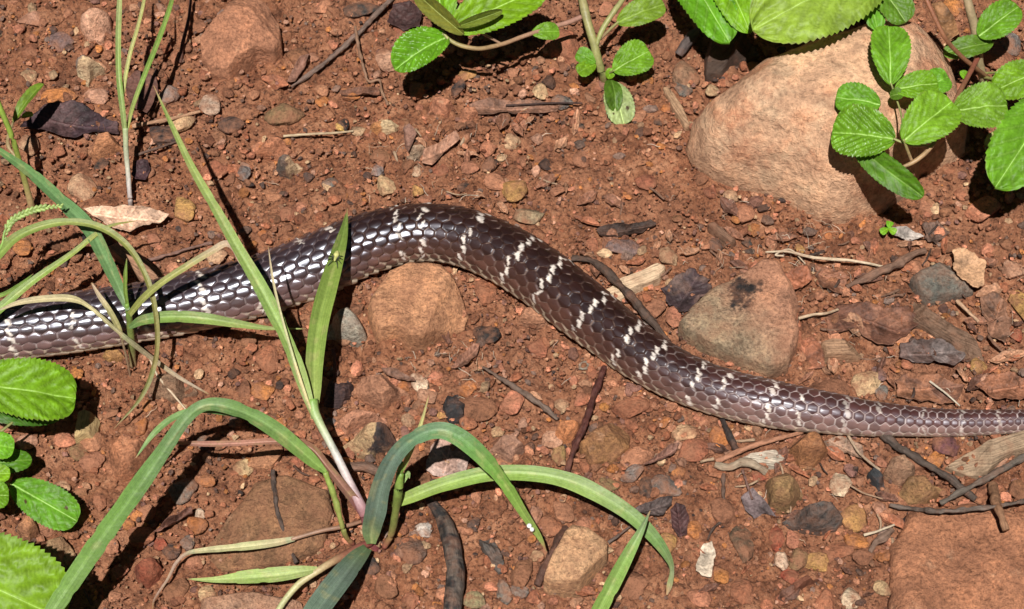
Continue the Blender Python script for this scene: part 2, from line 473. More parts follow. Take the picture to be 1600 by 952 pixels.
# ------------------------------------------------------------------ the snake: one continuous skin with scale relief
def build_snake():
    A = SNAKE
    n = 1500
    C = spline(A, n)
    P, rad, PX, PY = C[:, :3], C[:, 3], C[:, 4], C[:, 5]
    # ends closed smoothly
    T = unit(np.gradient(P, axis=0))
    S = unit(np.cross(T, np.array([0, 0, 1.0])))         # towards the camera side for a left-to-right body
    U = np.cross(S, T)
    ds = np.linalg.norm(np.diff(P, axis=0), axis=1)
    s = np.concatenate([[0], np.cumsum(ds)])
    pitch = np.maximum((.47 + .14 * smooth(1150, 1420, PX)) * rad, .0012)
    pidx = np.concatenate([[0], np.cumsum(ds / ((pitch[1:] + pitch[:-1]) / 2))])
    dth = R(18.2)
    lim = 6.2 * dth
    th = np.concatenate([np.linspace(-lim, lim, 150), np.linspace(lim, 2 * math.pi - lim, 26)[1:-1]])
    m = len(th)
    p = pidx[:, None] * np.ones((1, m)); thg = np.ones((n, 1)) * th[None, :]
    dthv = (dth * (1 + .75 * smooth(1100, 1430, PX)))[:, None]
    q = thg / dthv
    best = np.full(p.shape, 9.0); second = best.copy(); bi = np.zeros(p.shape); bj = np.zeros(p.shape)
    jr = np.round(q)
    for dj in (-1, 0, 1):
        j = jr + dj
        off = .5 * np.mod(j, 2)
        i0 = np.round(p - off)
        for di in (-1, 0, 1):
            i = i0 + di
            dx = (p - (i + off)); dy = (q - j) * .78
            d = np.sqrt(dx * dx + dy * dy)
            nearer = d < best
            second = np.where(nearer, best, np.minimum(second, d))
            bi = np.where(nearer, i + off, bi); bj = np.where(nearer, j, bj)
            best = np.where(nearer, d, best)
    e = second - best
    la = p - bi; lb = (q - bj)
    dorsal = np.abs(thg) <= lim
    dome = np.clip(1 - (best / .56) ** 2, 0, 1)
    # overlapping scales: each rises to its free rear edge, then drops
    lean = np.interp(PX, (0, 200, 400, 500, 570, 650, 720, 1000, 1200, 1350, 1500), (2, 4, 8, 11, 10, 6, 5, 5, 4, 4, 6))
    lean = (np.tan(np.radians(lean)) * .47)[:, None]
    zone = np.interp(PX, (-100, 150, 540, 700, 800, 1150, 1300), (1, 1, 1, .6, .5, .55, .6))[:, None]
    h = zone * (.014 * dome + .026 * (1 - (lb / .6) ** 2)) + .014 * smooth(.0, .12, e) * zone + lean * la * smooth(0, .10, e)
    tw = 2 * math.pi - thg
    belly = np.cos(pidx[:, None] * 2 * math.pi * .55)
    h = np.where(dorsal, h, .012 * smooth(-.9, -.5, belly))
    # scale-to-scale unevenness
    rnd = _hash(np.round(bi * 2).astype(np.int64), bj.astype(np.int64), np.zeros_like(bj, dtype=np.int64), 5)
    zz_ = np.zeros_like(bj, dtype=np.int64)
    r2 = _hash(np.round(bi * 2).astype(np.int64), bj.astype(np.int64), zz_ + 3, 8) - .5; r3 = _hash(np.round(bi * 2).astype(np.int64), bj.astype(np.int64), zz_ + 4, 9) - .5
    h = h + np.where(dorsal, ((rnd - .5) * .012 + r2 * .018 * la + r3 * .040 * lb) * smooth(0, .2, e), 0)
    Pn = P[:, None, :] + rad[:, None, None] * (S[:, None, :] * np.sin(thg)[..., None] + U[:, None, :] * np.cos(thg)[..., None])
    h = h + np.where(dorsal, .0055 * fbm(np.stack([p * 1.3, q * 3.2, np.zeros_like(p)], -1), 2, 71), 0)
    rr = rad[:, None] * (1 + h - .03)
    # cross-section a little flattened where it lies on the soil
    cz = np.cos(thg); cx = np.sin(thg)
    cz = np.where(cz < -.62, -.62 + (cz + .62) * .62, cz)
    V = P[:, None, :] + rr[..., None] * (S[:, None, :] * cx[..., None] + U[:, None, :] * cz[..., None])
    # ---- colours
    Xc = np.interp(bi, pidx, PX); deg = np.degrees(thg)
    Sc = np.interp(bi, pidx, s)
    lat = smooth(18, 100, np.abs(np.degrees(bj * dthv)))
    left = smooth(640, 430, Xc)[..., None]; right = smooth(960, 1230, Xc)[..., None]
    def blend(c0, cl, cr):
        c0, cl, cr = map(np.array, (c0, cl, cr))
        return c0 * (1 - left) * (1 - right) + cl * left + cr * right
    D = blend((.021, .0075, .0053), (.030, .018, .021), (.060, .023, .020))
    L = blend((.105, .048, .035), (.180, .105, .098), (.27, .17, .15))
    face = D * (1 - lat[..., None]) + L * lat[..., None]
    face = face * (.75 + .5 * rnd[..., None])
    rim = blend((.060, .036, .030), (.17, .135, .145), (.50, .42, .41))
    rimL = blend((.20, .13, .105), (.36, .29, .27), (.58, .50, .47))
    rim = rim * (1 - lat[..., None]) + rimL * lat[..., None]
    k = smooth(.085, .02, e - .05 * np.maximum(la, 0) * right[..., 0] + .02)[..., None]
    colr = face * (1 - k) + rim * k
    # cream edge of the belly scales
    cream = np.array((.56, .45, .33))
    low = smooth(88, 108, np.abs(deg) + 14 * (e < .12) + 6 * (rnd - .5))[..., None]
    colr = colr * (1 - .8 * low) + cream * .8 * low
    colr = np.where(dorsal[..., None], colr, np.array((.60, .50, .38)))
    # ---- white cross-bars: one fleck per scale row
    bands = [(-60, 0), (18, 1), (118, 1), (228, 1), (318, 0), (398, 0), (482, 2), (527, 2), (622, 3), (661, 3), (741, 3), (815, 3), (864, 3), (928, 3), (983, 3), (1024, 3), (1090, 3), (1130, 3), (1203, 3), (1250, 3), (1318, 4), (1368, 4), (1440, 4), (1500, 4), (1555, 4), (1640, 4), (1720, 4)]
    rng = np.random.default_rng(11)
    white = np.zeros(p.shape)
    wob = fbm(V * 900, 2, 4)
    rowdeg = np.degrees(bj * dthv)
    for bx, kind in bands:
        sb = np.interp(bx, PX[200:], s[200:])
        pb = np.interp(sb, s, pidx)
        lo, hi = {0: (-40, 100), 1: (20, 110), 2: (-75, -15), 3: (-80, 92), 4: (-40, 100)}[kind]
        lo += rng.uniform(-8, 8); hi += rng.uniform(-18, 10)
        slant = rng.uniform(-.25, .25)
        jag = _hash(bj.astype(np.int64), np.full(bj.shape, int(bx), np.int64), np.zeros_like(bj, dtype=np.int64), 2)
        alt = np.where(np.mod(bj, 2) > 0, 1, -1)
        d = np.abs(p - pb - slant * deg / 90 - .34 * lb * np.where(jag > .3, 1, -1) - .10 * alt - .22 * (jag - .5) + .12 * wob)
        wd = .075 + .10 * jag
        k_ = smooth(wd + .07, wd - .04, d) * smooth(.50, .38, np.abs(lb) + .12 * wob) * (jag > .12) * (.55 if kind == 4 else 1)
        k_ = k_ * (deg > lo) * (deg < hi)
        white = np.maximum(white, k_)
    fl = white[..., None]
    fl = fl * np.clip(.82 + .3 * wob, .5, 1)[..., None]
    colr = colr * (1 - fl) + np.array((.74, .66, .59)) * fl
    # thin pale crescents on the rear rim of mid-body scales
    cres = ((1 - left[..., 0]) * (1 - right[..., 0]) * smooth(.075, .015, e) * smooth(.05, .3, la) * (rnd > .35) * .6)[..., None]
    colr = colr * (1 - cres) + np.array((.26, .19, .165)) * cres
    gloss = np.where(dorsal, smooth(.06, .17, e) * np.interp(Xc, (-100, 520, 640, 740, 820, 1050, 1200, 1400), (1, 1, .7, .4, .28, .28, .5, .55)) + right[..., 0] * .25 * smooth(.1, 0, e), .5).reshape(-1)
    gloss = np.concatenate([gloss, [.5, .5]])
    V = V.reshape(-1, 3); colr = colr.reshape(-1, 3)
    a = len(V)
    V = np.vstack([V, P[0], P[-1]]); colr = np.vstack([colr, colr[0], colr[-1]])
    jx = np.arange(m)
    caps = np.vstack([np.stack([np.full(m, a), jx, (jx + 1) % m], -1), np.stack([np.full(m, a + 1), (n - 1) * m + (jx + 1) % m, (n - 1) * m + jx], -1)])
    o = solo('snake', V, [grid_faces(n, m, True)[:, ::-1].copy(), caps], M_SNAKE,
             'long glossy dark brown snake with thin white zigzag crossbars lying across the red soil', 'snake', col=colr, extra={'gloss': gloss})
build_snake()

# ------------------------------------------------------------------ stones
rust = (.30, .115, .062); tan = (.44, .29, .17); pink = (.46, .25, .17); orange = (.44, .17, .055); grey = (.17, .15, .135)
dark = (.042, .037, .036); brown = (.19, .085, .045); ochre = (.42, .235, .085); pale = (.60, .46, .33); red = (.25, .062, .036); olive = (.19, .125, .062)
purple = (.17, .11, .105); salmon = (.50, .20, .12); clay = (.37, .165, .095)
BLOCK = []          # circles already taken (x, y, r)
def resample_closed(P, n):
    Q = np.vstack([P, P[:1]])
    s = np.concatenate([[0], np.cumsum(np.linalg.norm(np.diff(Q, axis=0), axis=1))])
    q = np.linspace(0, s[-1], n, endpoint=False)
    return np.stack([np.interp(q, s, Q[:, c]) for c in range(Q.shape[1])], -1)
def outline_ground(outline, h, n, back=.8):
    """pixel outline of a lump h metres high -> footprint on the soil: the far rim is seen at the top of the lump, the near rim at its foot"""
    O = np.array(outline, float)
    y0, y1 = O[:, 1].min(), O[:, 1].max()
    W = []
    for px, py in resample_closed(O, n):
        t = (y1 - py) / max(y1 - y0, 1)
        z = h * back * float(smooth(.1, .95, t))
        w = at(px, py, z)
        W.append(w[:2])
    return np.array(W)
def slab(name, outline, h_mm, col, label, cat='stone', shape=(4.0, 2.2), facets=5, tilt=(0, 0), seed=0, col2=None, split=None, soft=.04, stain=None, rough=.06, n=None, rings=None, mat=None, group=None, sink=.003, fuzz=0.03, flute=0, block=True, back=.8):
    h = h_mm * .001
    rng = np.random.default_rng(seed + 100)
    ext = np.ptp(np.array(outline, float), axis=0).max()
    n = n or int(np.clip(ext * 1.0, 60, 170)); rings = rings or int(np.clip(ext * .28, 18, 50))
    W = outline_ground(outline, h, n, back)
    c = W.mean(0)
    size = np.linalg.norm(W - c, axis=1).mean()
    # slightly rounded corners, small chips
    W = .12 * np.roll(W, 1, 0) + .76 * W + .12 * np.roll(W, -1, 0)
    W = W + unit(W - c) * (size * fuzz * fbm(np.c_[W * 90, np.zeros(n)], 3, seed))[:, None]
    r = np.concatenate([[0.02], np.linspace(.07, 1, rings - 1) ** .82])
    xy = c + (W - c)[None] * r[:, None, None]
    p, q = shape
    z = h * np.clip(1 - r[:, None] ** p, 0, 1) ** (1 / q) * np.ones((1, n))
    loc = (xy - c) / size
    z = z * (1 + tilt[0] * loc[..., 0] + tilt[1] * loc[..., 1])
    if isinstance(facets, list):
        for ang, off, sl in facets:
            d = loc[..., 0] * math.cos(R(ang)) + loc[..., 1] * math.sin(R(ang))
            z = np.minimum(z, np.maximum(h - sl * size * (d - off), h * .05))
    for k in range(0 if isinstance(facets, list) else facets):
        a = rng.uniform(0, 2 * math.pi)
        nx, ny = math.cos(a), math.sin(a)
        sl = rng.uniform(.3, 1.1); top = h * rng.uniform(.85, 1.05)
        d = loc[..., 0] * nx + loc[..., 1] * ny
        pl = top - sl * h * np.maximum(d - rng.uniform(.15, .6), 0) * 2
        z = np.minimum(z, np.maximum(pl, h * .12))
    P3 = np.concatenate([xy, z[..., None]], -1)
    amp = rough * size
    z = z + amp * (fbm(P3 * (1.6 / size), 3, seed) * .8 + .42 * fbm(P3 * (6 / size), 5, seed + 3, .6)) * (1 - .6 * r[:, None] ** 6)
    crack = smooth(.06, .0, np.abs(fbm(P3 * (1.9 / size) + 31, 3, seed + 12)))
    z = z - np.minimum(.45 * amp, .0016) * crack * (1 - r[:, None] ** 8)
    dx = amp * .5 * fbm(P3 * (4 / size) + 9, 3, seed + 5); dy = amp * .5 * fbm(P3 * (4 / size) + 19, 3, seed + 6)
    k = r[:, None] ** 2
    g0 = H(xy[..., 0], xy[..., 1])
    V = np.stack([xy[..., 0] + dx * k, xy[..., 1] + dy * k, g0 + np.maximum(z, -.001)], -1)
    rim = V[-1].copy(); rim[:, 2] = H(rim[:, 0], rim[:, 1]) - sink
    rim[:, :2] = c + (rim[:, :2] - c) * .985
    V = np.concatenate([V, rim[None]], 0)
    gain = 1.25 if mat is None else (1.2 if mat is M_BOULDER else 1.1)
    C = np.tile(np.array(col) * gain, (V.shape[0], n, 1)).astype(float)
    if col2 is not None: col2 = tuple(gain * x for x in col2)
    if col2 is not None:
        a, o = split
        d = ((V[..., 0] - c[0]) * math.cos(a) + (V[..., 1] - c[1]) * math.sin(a)) / size - o + .22 * fbm(V * (3 / size), 3, seed + 8)
        w = smooth(-soft, soft, d)[..., None]
        C = C * (1 - w) + np.array(col2) * w
    if stain is not None:
        sx, sy, sr, sc_ = stain
        q_ = at(sx, sy, h); dd = np.hypot(V[..., 0] - q_[0], V[..., 1] - q_[1]) / (sr * pxm(q_)) + .55 * fbm(V * 260, 4, seed + 2, .7)
        w = smooth(1.0, .55, dd)[..., None]
        C = C * (1 - w) + np.array(sc_) * w
    m = V.shape[0]
    F = grid_faces(m, n, True)
    Vf = np.vstack([V.reshape(-1, 3), V[0].mean(0)])
    Cf = np.vstack([C.reshape(-1, 3), C[0, 0]])
    j = np.arange(n)
    cap = np.stack([np.full(n, m * n), j, (j + 1) % n], -1)
    # make the outside face up
    area = np.sum(W[:, 0] * np.roll(W[:, 1], -1) - W[:, 1] * np.roll(W[:, 0], -1))
    if area < 0:
        F = F[:, ::-1].copy(); cap = cap[:, ::-1].copy()
    F = F[:, ::-1].copy()
    uv = None
    if flute is not None:
        a = flute
        uv = np.stack([Vf[:, 0] * math.cos(a) + Vf[:, 1] * math.sin(a), -Vf[:, 0] * math.sin(a) + Vf[:, 1] * math.cos(a) + Vf[:, 2]], -1)
    if block:
        BLOCK.append((c[0], c[1], size * .9))
    return solo(name, Vf, [F, cap], mat or M_STONE, label, cat, group, col=Cf, uv=uv)

# pebble shapes: soft-edged random polyhedra, shared between stones
def ico(sub):
    bm = bmesh.new(); bmesh.ops.create_icosphere(bm, subdivisions=sub, radius=1)
    v = np.array([x.co[:] for x in bm.verts]); f = np.array([[a.index for a in x.verts] for x in bm.faces]); bm.free()
    return v, f
ICO = {k: ico(k) for k in (1, 2, 3, 4)}
def polyhedral(sub, seed, p=9, K_=11, bumps=.05):
    rng = np.random.default_rng(seed)
    v, f = ICO[sub]
    nn = unit(rng.normal(size=(K_, 3))); d = rng.uniform(.62, 1.0, K_)
    a = np.maximum(v @ nn.T, 0) / d
    r = (np.sum(a ** p, 1) + .75 ** p) ** (-1 / p)
    w = v * r[:, None]
    w = w * (1 + bumps * fbm(w * 2.3 + seed, 3, seed) + bumps * .5 * fbm(w * 7 + seed, 2, seed + 1))[:, None]
    w = w - (w.max(0) + w.min(0)) / 2
    return w / np.abs(w).max(0), f
PEB = []
for k in range(26):
    w, f = polyhedral(4 if k < 14 else 3, 40 + k, p=(8, 14, 22, 30)[k % 4], K_=(12, 9, 8, 10)[k % 4])
    me = mk_mesh('pebble_shape', w, f); me.materials.append(M_PEBBLE)
    PEB.append(me)
def stone(px, py, w, h, col, label, rot=0.0, var=None, flat=.55, bury=.38, name='stone', cat='stone', group=None, seed=0, block=True, tint=.08):
    """a loose stone that covers w x h pixels round (px, py)"""
    rng = np.random.default_rng(int(px * 31 + py * 17 + seed))
    p = g(px, py)
    s = pxm(p)
    a = w * s / 2
    c = flat * min(w, h) * s / 2 * 1.15
    hh = h * s / 2
    b = math.sqrt(max(hh ** 2 - (c * (1 - bury) * math.cos(EL)) ** 2, (hh * .6) ** 2)) / math.sin(EL)
    me = PEB[(var if var is not None else int(rng.integers(len(PEB)))) % len(PEB)]
    o = bpy.data.objects.new(name, me); COL.objects.link(o)
    zc = c * (1 - 2 * bury)
    q = g(px, py, zc * .6)
    o.location = (q[0], q[1], H(q[0], q[1]) + zc)
    o.scale = (a, b, c)
    o.rotation_euler = (rng.uniform(-.15, .15), rng.uniform(-.15, .15), rot if rot else rng.uniform(-.3, .3))
    k = 1.2 + rng.uniform(-tint, tint) * 2
    o.color = (col[0] * k, col[1] * k * (1 + rng.uniform(-tint, tint) * .6), col[2] * k, 1)
    if block: BLOCK.append((q[0], q[1], max(a, b)))
    return tag(o, label, cat, group)

# --- large and medium stones traced from the photograph
slab('boulder', [(1073, 225), (1080, 190), (1104, 155), (1150, 98), (1185, 74), (1240, 48), (1330, 22), (1400, 2), (1465, 5), (1500, 45), (1512, 110), (1518, 180), (1512, 225), (1470, 260), (1435, 268), (1425, 305), (1385, 330), (1320, 350), (1280, 345), (1220, 318), (1160, 298), (1110, 280), (1082, 255)],
     56, (.55, .33, .205), 'large rounded pinkish brown boulder half buried in the soil under leafy herbs', 'boulder', shape=(2.6, 1.75), facets=3, seed=3, rough=.035, n=160, rings=56, fuzz=.015, back=.72, mat=M_BOULDER)
slab('stone', [(316, 70), (328, 42), (345, 15), (362, -8), (415, -8), (436, 35), (443, 80), (428, 98), (402, 94), (380, 110), (357, 127), (330, 121), (317, 100)],
     17, (.36, .165, .095), 'rough reddish brown rock with blunt corners beside a long thin grey twig', shape=(10, 3), facets=[(300, -.1, .30), (215, .2, .6), (20, .45, .8), (90, .6, .5)], seed=5, rough=.05, fuzz=.05)
slab('stone', [(572, 495), (588, 452), (606, 420), (640, 405), (690, 408), (710, 424), (722, 455), (735, 485), (728, 512), (692, 530), (662, 553), (642, 548), (620, 536), (592, 541), (580, 520)],
     15, (.45, .225, .12), 'angular orange brown rock leaning against the bend of the snake', shape=(12, 3), facets=[(255, -.2, .10), (-22, .42, 1.3), (140, .6, .5)], seed=8, rough=.03, fuzz=.03)
slab('stone', [(509, 531), (514, 502), (528, 480), (545, 474), (560, 490), (574, 530), (560, 538), (530, 536)],
     13, (.27, .245, .20), 'small grey speckled stone between the grass blade and the orange brown rock', shape=(2.8, 1.8), seed=9, rough=.03, facets=3)
slab('stone', [(1057, 518), (1070, 498), (1110, 456), (1160, 428), (1194, 403), (1216, 405), (1240, 440), (1249, 475), (1244, 555), (1232, 585), (1200, 593), (1158, 580), (1110, 560), (1072, 538)],
     12, (.37, .185, .115), 'flat reddish grey slab with a charred patch beside the snake', shape=(16, 3.2), facets=[(250, .0, .10), (5, .72, 1.2)], seed=12, rough=.022, fuzz=.035, col2=(.25, .185, .12), split=(R(205), -.05), soft=.75, stain=(1156, 458, 34, (.03, .026, .026)))
slab('stone', [(1398, 822), (1428, 792), (1480, 786), (1540, 776), (1572, 788), (1610, 800), (1680, 850), (1690, 1000), (1396, 1000), (1394, 900)],
     9, (.34, .15, .08), 'broad flat rusty brown slab beneath crossed dead twigs', shape=(6, 2), facets=[(100, .2, .08), (330, .1, .06)], seed=15, rough=.04, n=180, rings=60, fuzz=.05)
slab('stone', [(849, 922), (860, 880), (880, 832), (893, 815), (920, 822), (952, 850), (950, 872), (926, 905), (905, 930), (880, 932), (860, 930)],
     15, (.46, .27, .15), 'blocky tan rock with sharp edges next to a dark stick', shape=(14, 3), facets=[(250, 0, .2), (-30, .45, .9), (160, .55, .8)], seed=18, rough=.03, fuzz=.04)
slab('stone', [(322, 855), (358, 800), (398, 746), (450, 735), (512, 760), (524, 800), (505, 858), (445, 884), (345, 892)],
     6, (.20, .105, .055), 'wide flat brown slab sunk in the soil under the grass', shape=(6, 2), facets=3, seed=21, rough=.03)
slab('stone', [(308, 1000), (310, 926), (395, 918), (470, 930), (486, 1000)],
     9, (.33, .19, .125), 'flat pinkish grey slab under the pale green pointed grass blade', shape=(7, 2), facets=3, seed=22, rough=.03)
slab('stone', [(533, 700), (552, 664), (580, 655), (605, 655), (625, 682), (606, 705), (575, 712)],
     14, (.42, .29, .16), 'stone half tan and half blackish beside the pale grass stem', shape=(4, 2), facets=5, seed=24, col2=(.045, .036, .036), split=(R(-8), .12), rough=.05)
slab('stone', [(525, 668), (538, 645), (570, 628), (604, 642), (608, 660), (580, 660), (552, 672), (540, 680)],
     11, (.42, .20, .125), 'pinkish crumbly stone right behind the half blackish one', shape=(3, 2), facets=4, seed=25)
slab('stone', [(547, 610), (560, 585), (600, 578), (632, 596), (642, 612), (620, 622), (600, 638), (570, 628)],
     11, (.36, .175, .105), 'dusty reddish block with a pale left face below the big angular rock', shape=(4, 2), facets=5, seed=26)
slab('stone', [(1200, 736), (1232, 727), (1252, 752), (1259, 770), (1232, 796), (1202, 792)],
     13, (.22, .135, .062), 'olive brown stone with a white chip beside the dark grey stone', shape=(4, 2), facets=4, seed=27, rough=.04)
slab('stone', [(1221, 812), (1250, 786), (1290, 774), (1328, 779), (1326, 800), (1308, 824), (1280, 829), (1236, 823)],
     14, (.075, .066, .062), 'dark grey pitted stone next to a yellow ochre pebble', shape=(3.2, 1.8), facets=4, seed=28, rough=.05)
slab('stone', [(1232, 700), (1242, 674), (1275, 668), (1298, 682), (1296, 705), (1275, 728), (1250, 733)],
     13, (.26, .115, .05), 'cracked rusty brown stone tucked under the lower edge of the snake', shape=(3, 2), facets=6, seed=29)
slab('stone', [(1378, 745), (1392, 712), (1415, 704), (1432, 730), (1425, 750), (1405, 760)],
     10, (.27, .16, .10), 'greyish brown angular stone left of the long dark twig', shape=(4, 2), facets=4, seed=30)
slab('stone', [(1404, 770), (1418, 740), (1445, 735), (1480, 758), (1455, 782), (1420, 788)],
     8, (.23, .13, .058), 'olive tinged flat stone touching the broad rusty slab', shape=(4, 2), facets=4, seed=31)
slab('stone', [(1423, 430), (1440, 414), (1470, 401), (1489, 399), (1496, 425), (1523, 455), (1490, 465), (1450, 471), (1434, 456)],
     7, (.125, .122, .105), 'thin dark grey slate with a curved edge under a tan bark flake', shape=(9, 2.4), facets=2, seed=32, rough=.02)
slab('stone', [(163, 728), (178, 690), (188, 664), (215, 660), (240, 685), (230, 720), (208, 742), (188, 748), (170, 742)],
     15, (.35, .15, .08), 'upright rusty brick coloured stone beside the arching grass blade', shape=(5, 2.2), facets=4, seed=33, rough=.04)
slab('stone', [(208, 885), (220, 866), (240, 862), (252, 880), (246, 900), (230, 914), (214, 905)],
     9, (.27, .075, .042), 'smooth dark red teardrop stone lying in the shadow of the long blade', shape=(3, 2), facets=2, seed=34, rough=.02)
slab('stone', [(124, 30), (135, 8), (155, 2), (171, 15), (172, 40), (160, 66), (140, 66), (127, 52)],
     13, (.57, .32, .215), 'pale pink oval stone with a pitted surface', shape=(3, 2), facets=3, seed=35, rough=.035)
slab('stone', [(117, 100), (135, 82), (160, 92), (165, 108), (148, 120), (140, 142), (125, 134)],
     11, (.47, .36, .22), 'broken tan stone with a grey rind near the dark purple dead leaf', shape=(3, 2), facets=5, seed=36, col2=(.20, .18, .16), split=(R(140), .35))
slab('stone', [(135, 232), (150, 214), (178, 212), (192, 230), (182, 246), (155, 256), (140, 250)],
     11, (.42, .19, .095), 'orange brown flat stone in front of the dark purple dead leaf', shape=(4, 2), facets=4, seed=37)
slab('stone', [(424, 255), (435, 234), (462, 230), (473, 250), (452, 271), (436, 268)],
     12, (.10, .085, .075), 'small stone half dark and half cracked tan', shape=(3.4, 2), facets=4, seed=38, col2=(.44, .31, .19), split=(R(-10), .1))
slab('stone', [(388, 212), (400, 203), (440, 205), (455, 222), (448, 240), (410, 236), (392, 230)],
     8, (.35, .145, .08), 'flat brick red stone at the end of a pale straw', shape=(4, 2), facets=3, seed=39)
slab('stone', [(668, 175), (675, 150), (700, 146), (712, 158), (700, 182), (682, 185)],
     10, (.42, .18, .105), 'salmon red blunt stone with a dark pebble at its side', shape=(5, 2.2), facets=3, seed=40)
slab('stone', [(712, 182), (722, 165), (745, 162), (748, 178), (735, 192), (718, 192)],
     8, (.38, .165, .095), 'small brick red stone at the left end of a bark strip', shape=(5, 2.2), facets=3, seed=41)
slab('stone', [(576, 190), (588, 180), (605, 178), (624, 192), (618, 204), (598, 206), (580, 202)],
     7, (.58, .44, .26), 'cream coloured stone with an orange end', shape=(3, 2), facets=4, seed=42, col2=(.44, .20, .08), split=(R(190), .25))
slab('stone', [(634, 240), (640, 224), (664, 224), (668, 236), (656, 248), (638, 248)],
     8, (.31, .235, .165), 'greyish tan angular stone by a folded brown leaf sliver', shape=(4, 2), facets=5, seed=43)
slab('stone', [(762, 702), (785, 680), (806, 680), (820, 698), (800, 722), (775, 712)],
     9, (.33, .185, .13), 'kite shaped pinkish grey stone above the arching grass blade', shape=(6, 2.2), facets=3, seed=44, rough=.03)
slab('stone', [(865, 690), (872, 655), (888, 646), (908, 660), (904, 690), (885, 698)],
     11, (.42, .17, .075), 'rough orange brown stone beside the dark red twig', shape=(3, 2), facets=4, seed=45)
slab('stone', [(903, 700), (925, 665), (960, 650), (985, 668), (985, 700), (960, 722), (925, 728)],
     7, (.22, .11, .048), 'large flat olive brown stone behind the dark red twig', shape=(5, 2), facets=4, seed=46)
slab('stone', [(810, 502), (815, 478), (838, 470), (862, 490), (868, 508), (840, 512)],
     8, (.36, .18, .11), 'smooth clay coloured flat stone tucked against the underside of the snake', shape=(4, 2), facets=2, seed=47)
slab('stone', [(25, 830), (32, 800), (50, 795), (60, 825), (48, 848), (30, 848)],
     9, (.33, .155, .08), 'brown stone just above the large serrated leaf', shape=(4, 2), facets=4, seed=48)
slab('stone', [(62, 872), (70, 838), (95, 830), (114, 850), (108, 880), (80, 890)],
     7, (.30, .185, .10), 'dull tan flat stone beside the large serrated leaf', shape=(4, 2), facets=4, seed=49)
slab('stone', [(228, 615), (235, 585), (262, 578), (300, 595), (310, 615), (270, 628)],
     8, (.21, .13, .082), 'brown grey flat stone behind the hanging grass tip', shape=(4, 2), facets=3, seed=50)
slab('stone', [(148, 548), (160, 542), (188, 540), (196, 556), (170, 566)],
     6, (.34, .19, .07), 'yellowish brown stone at the foot of the grass tuft', shape=(4, 2), facets=3, seed=51)

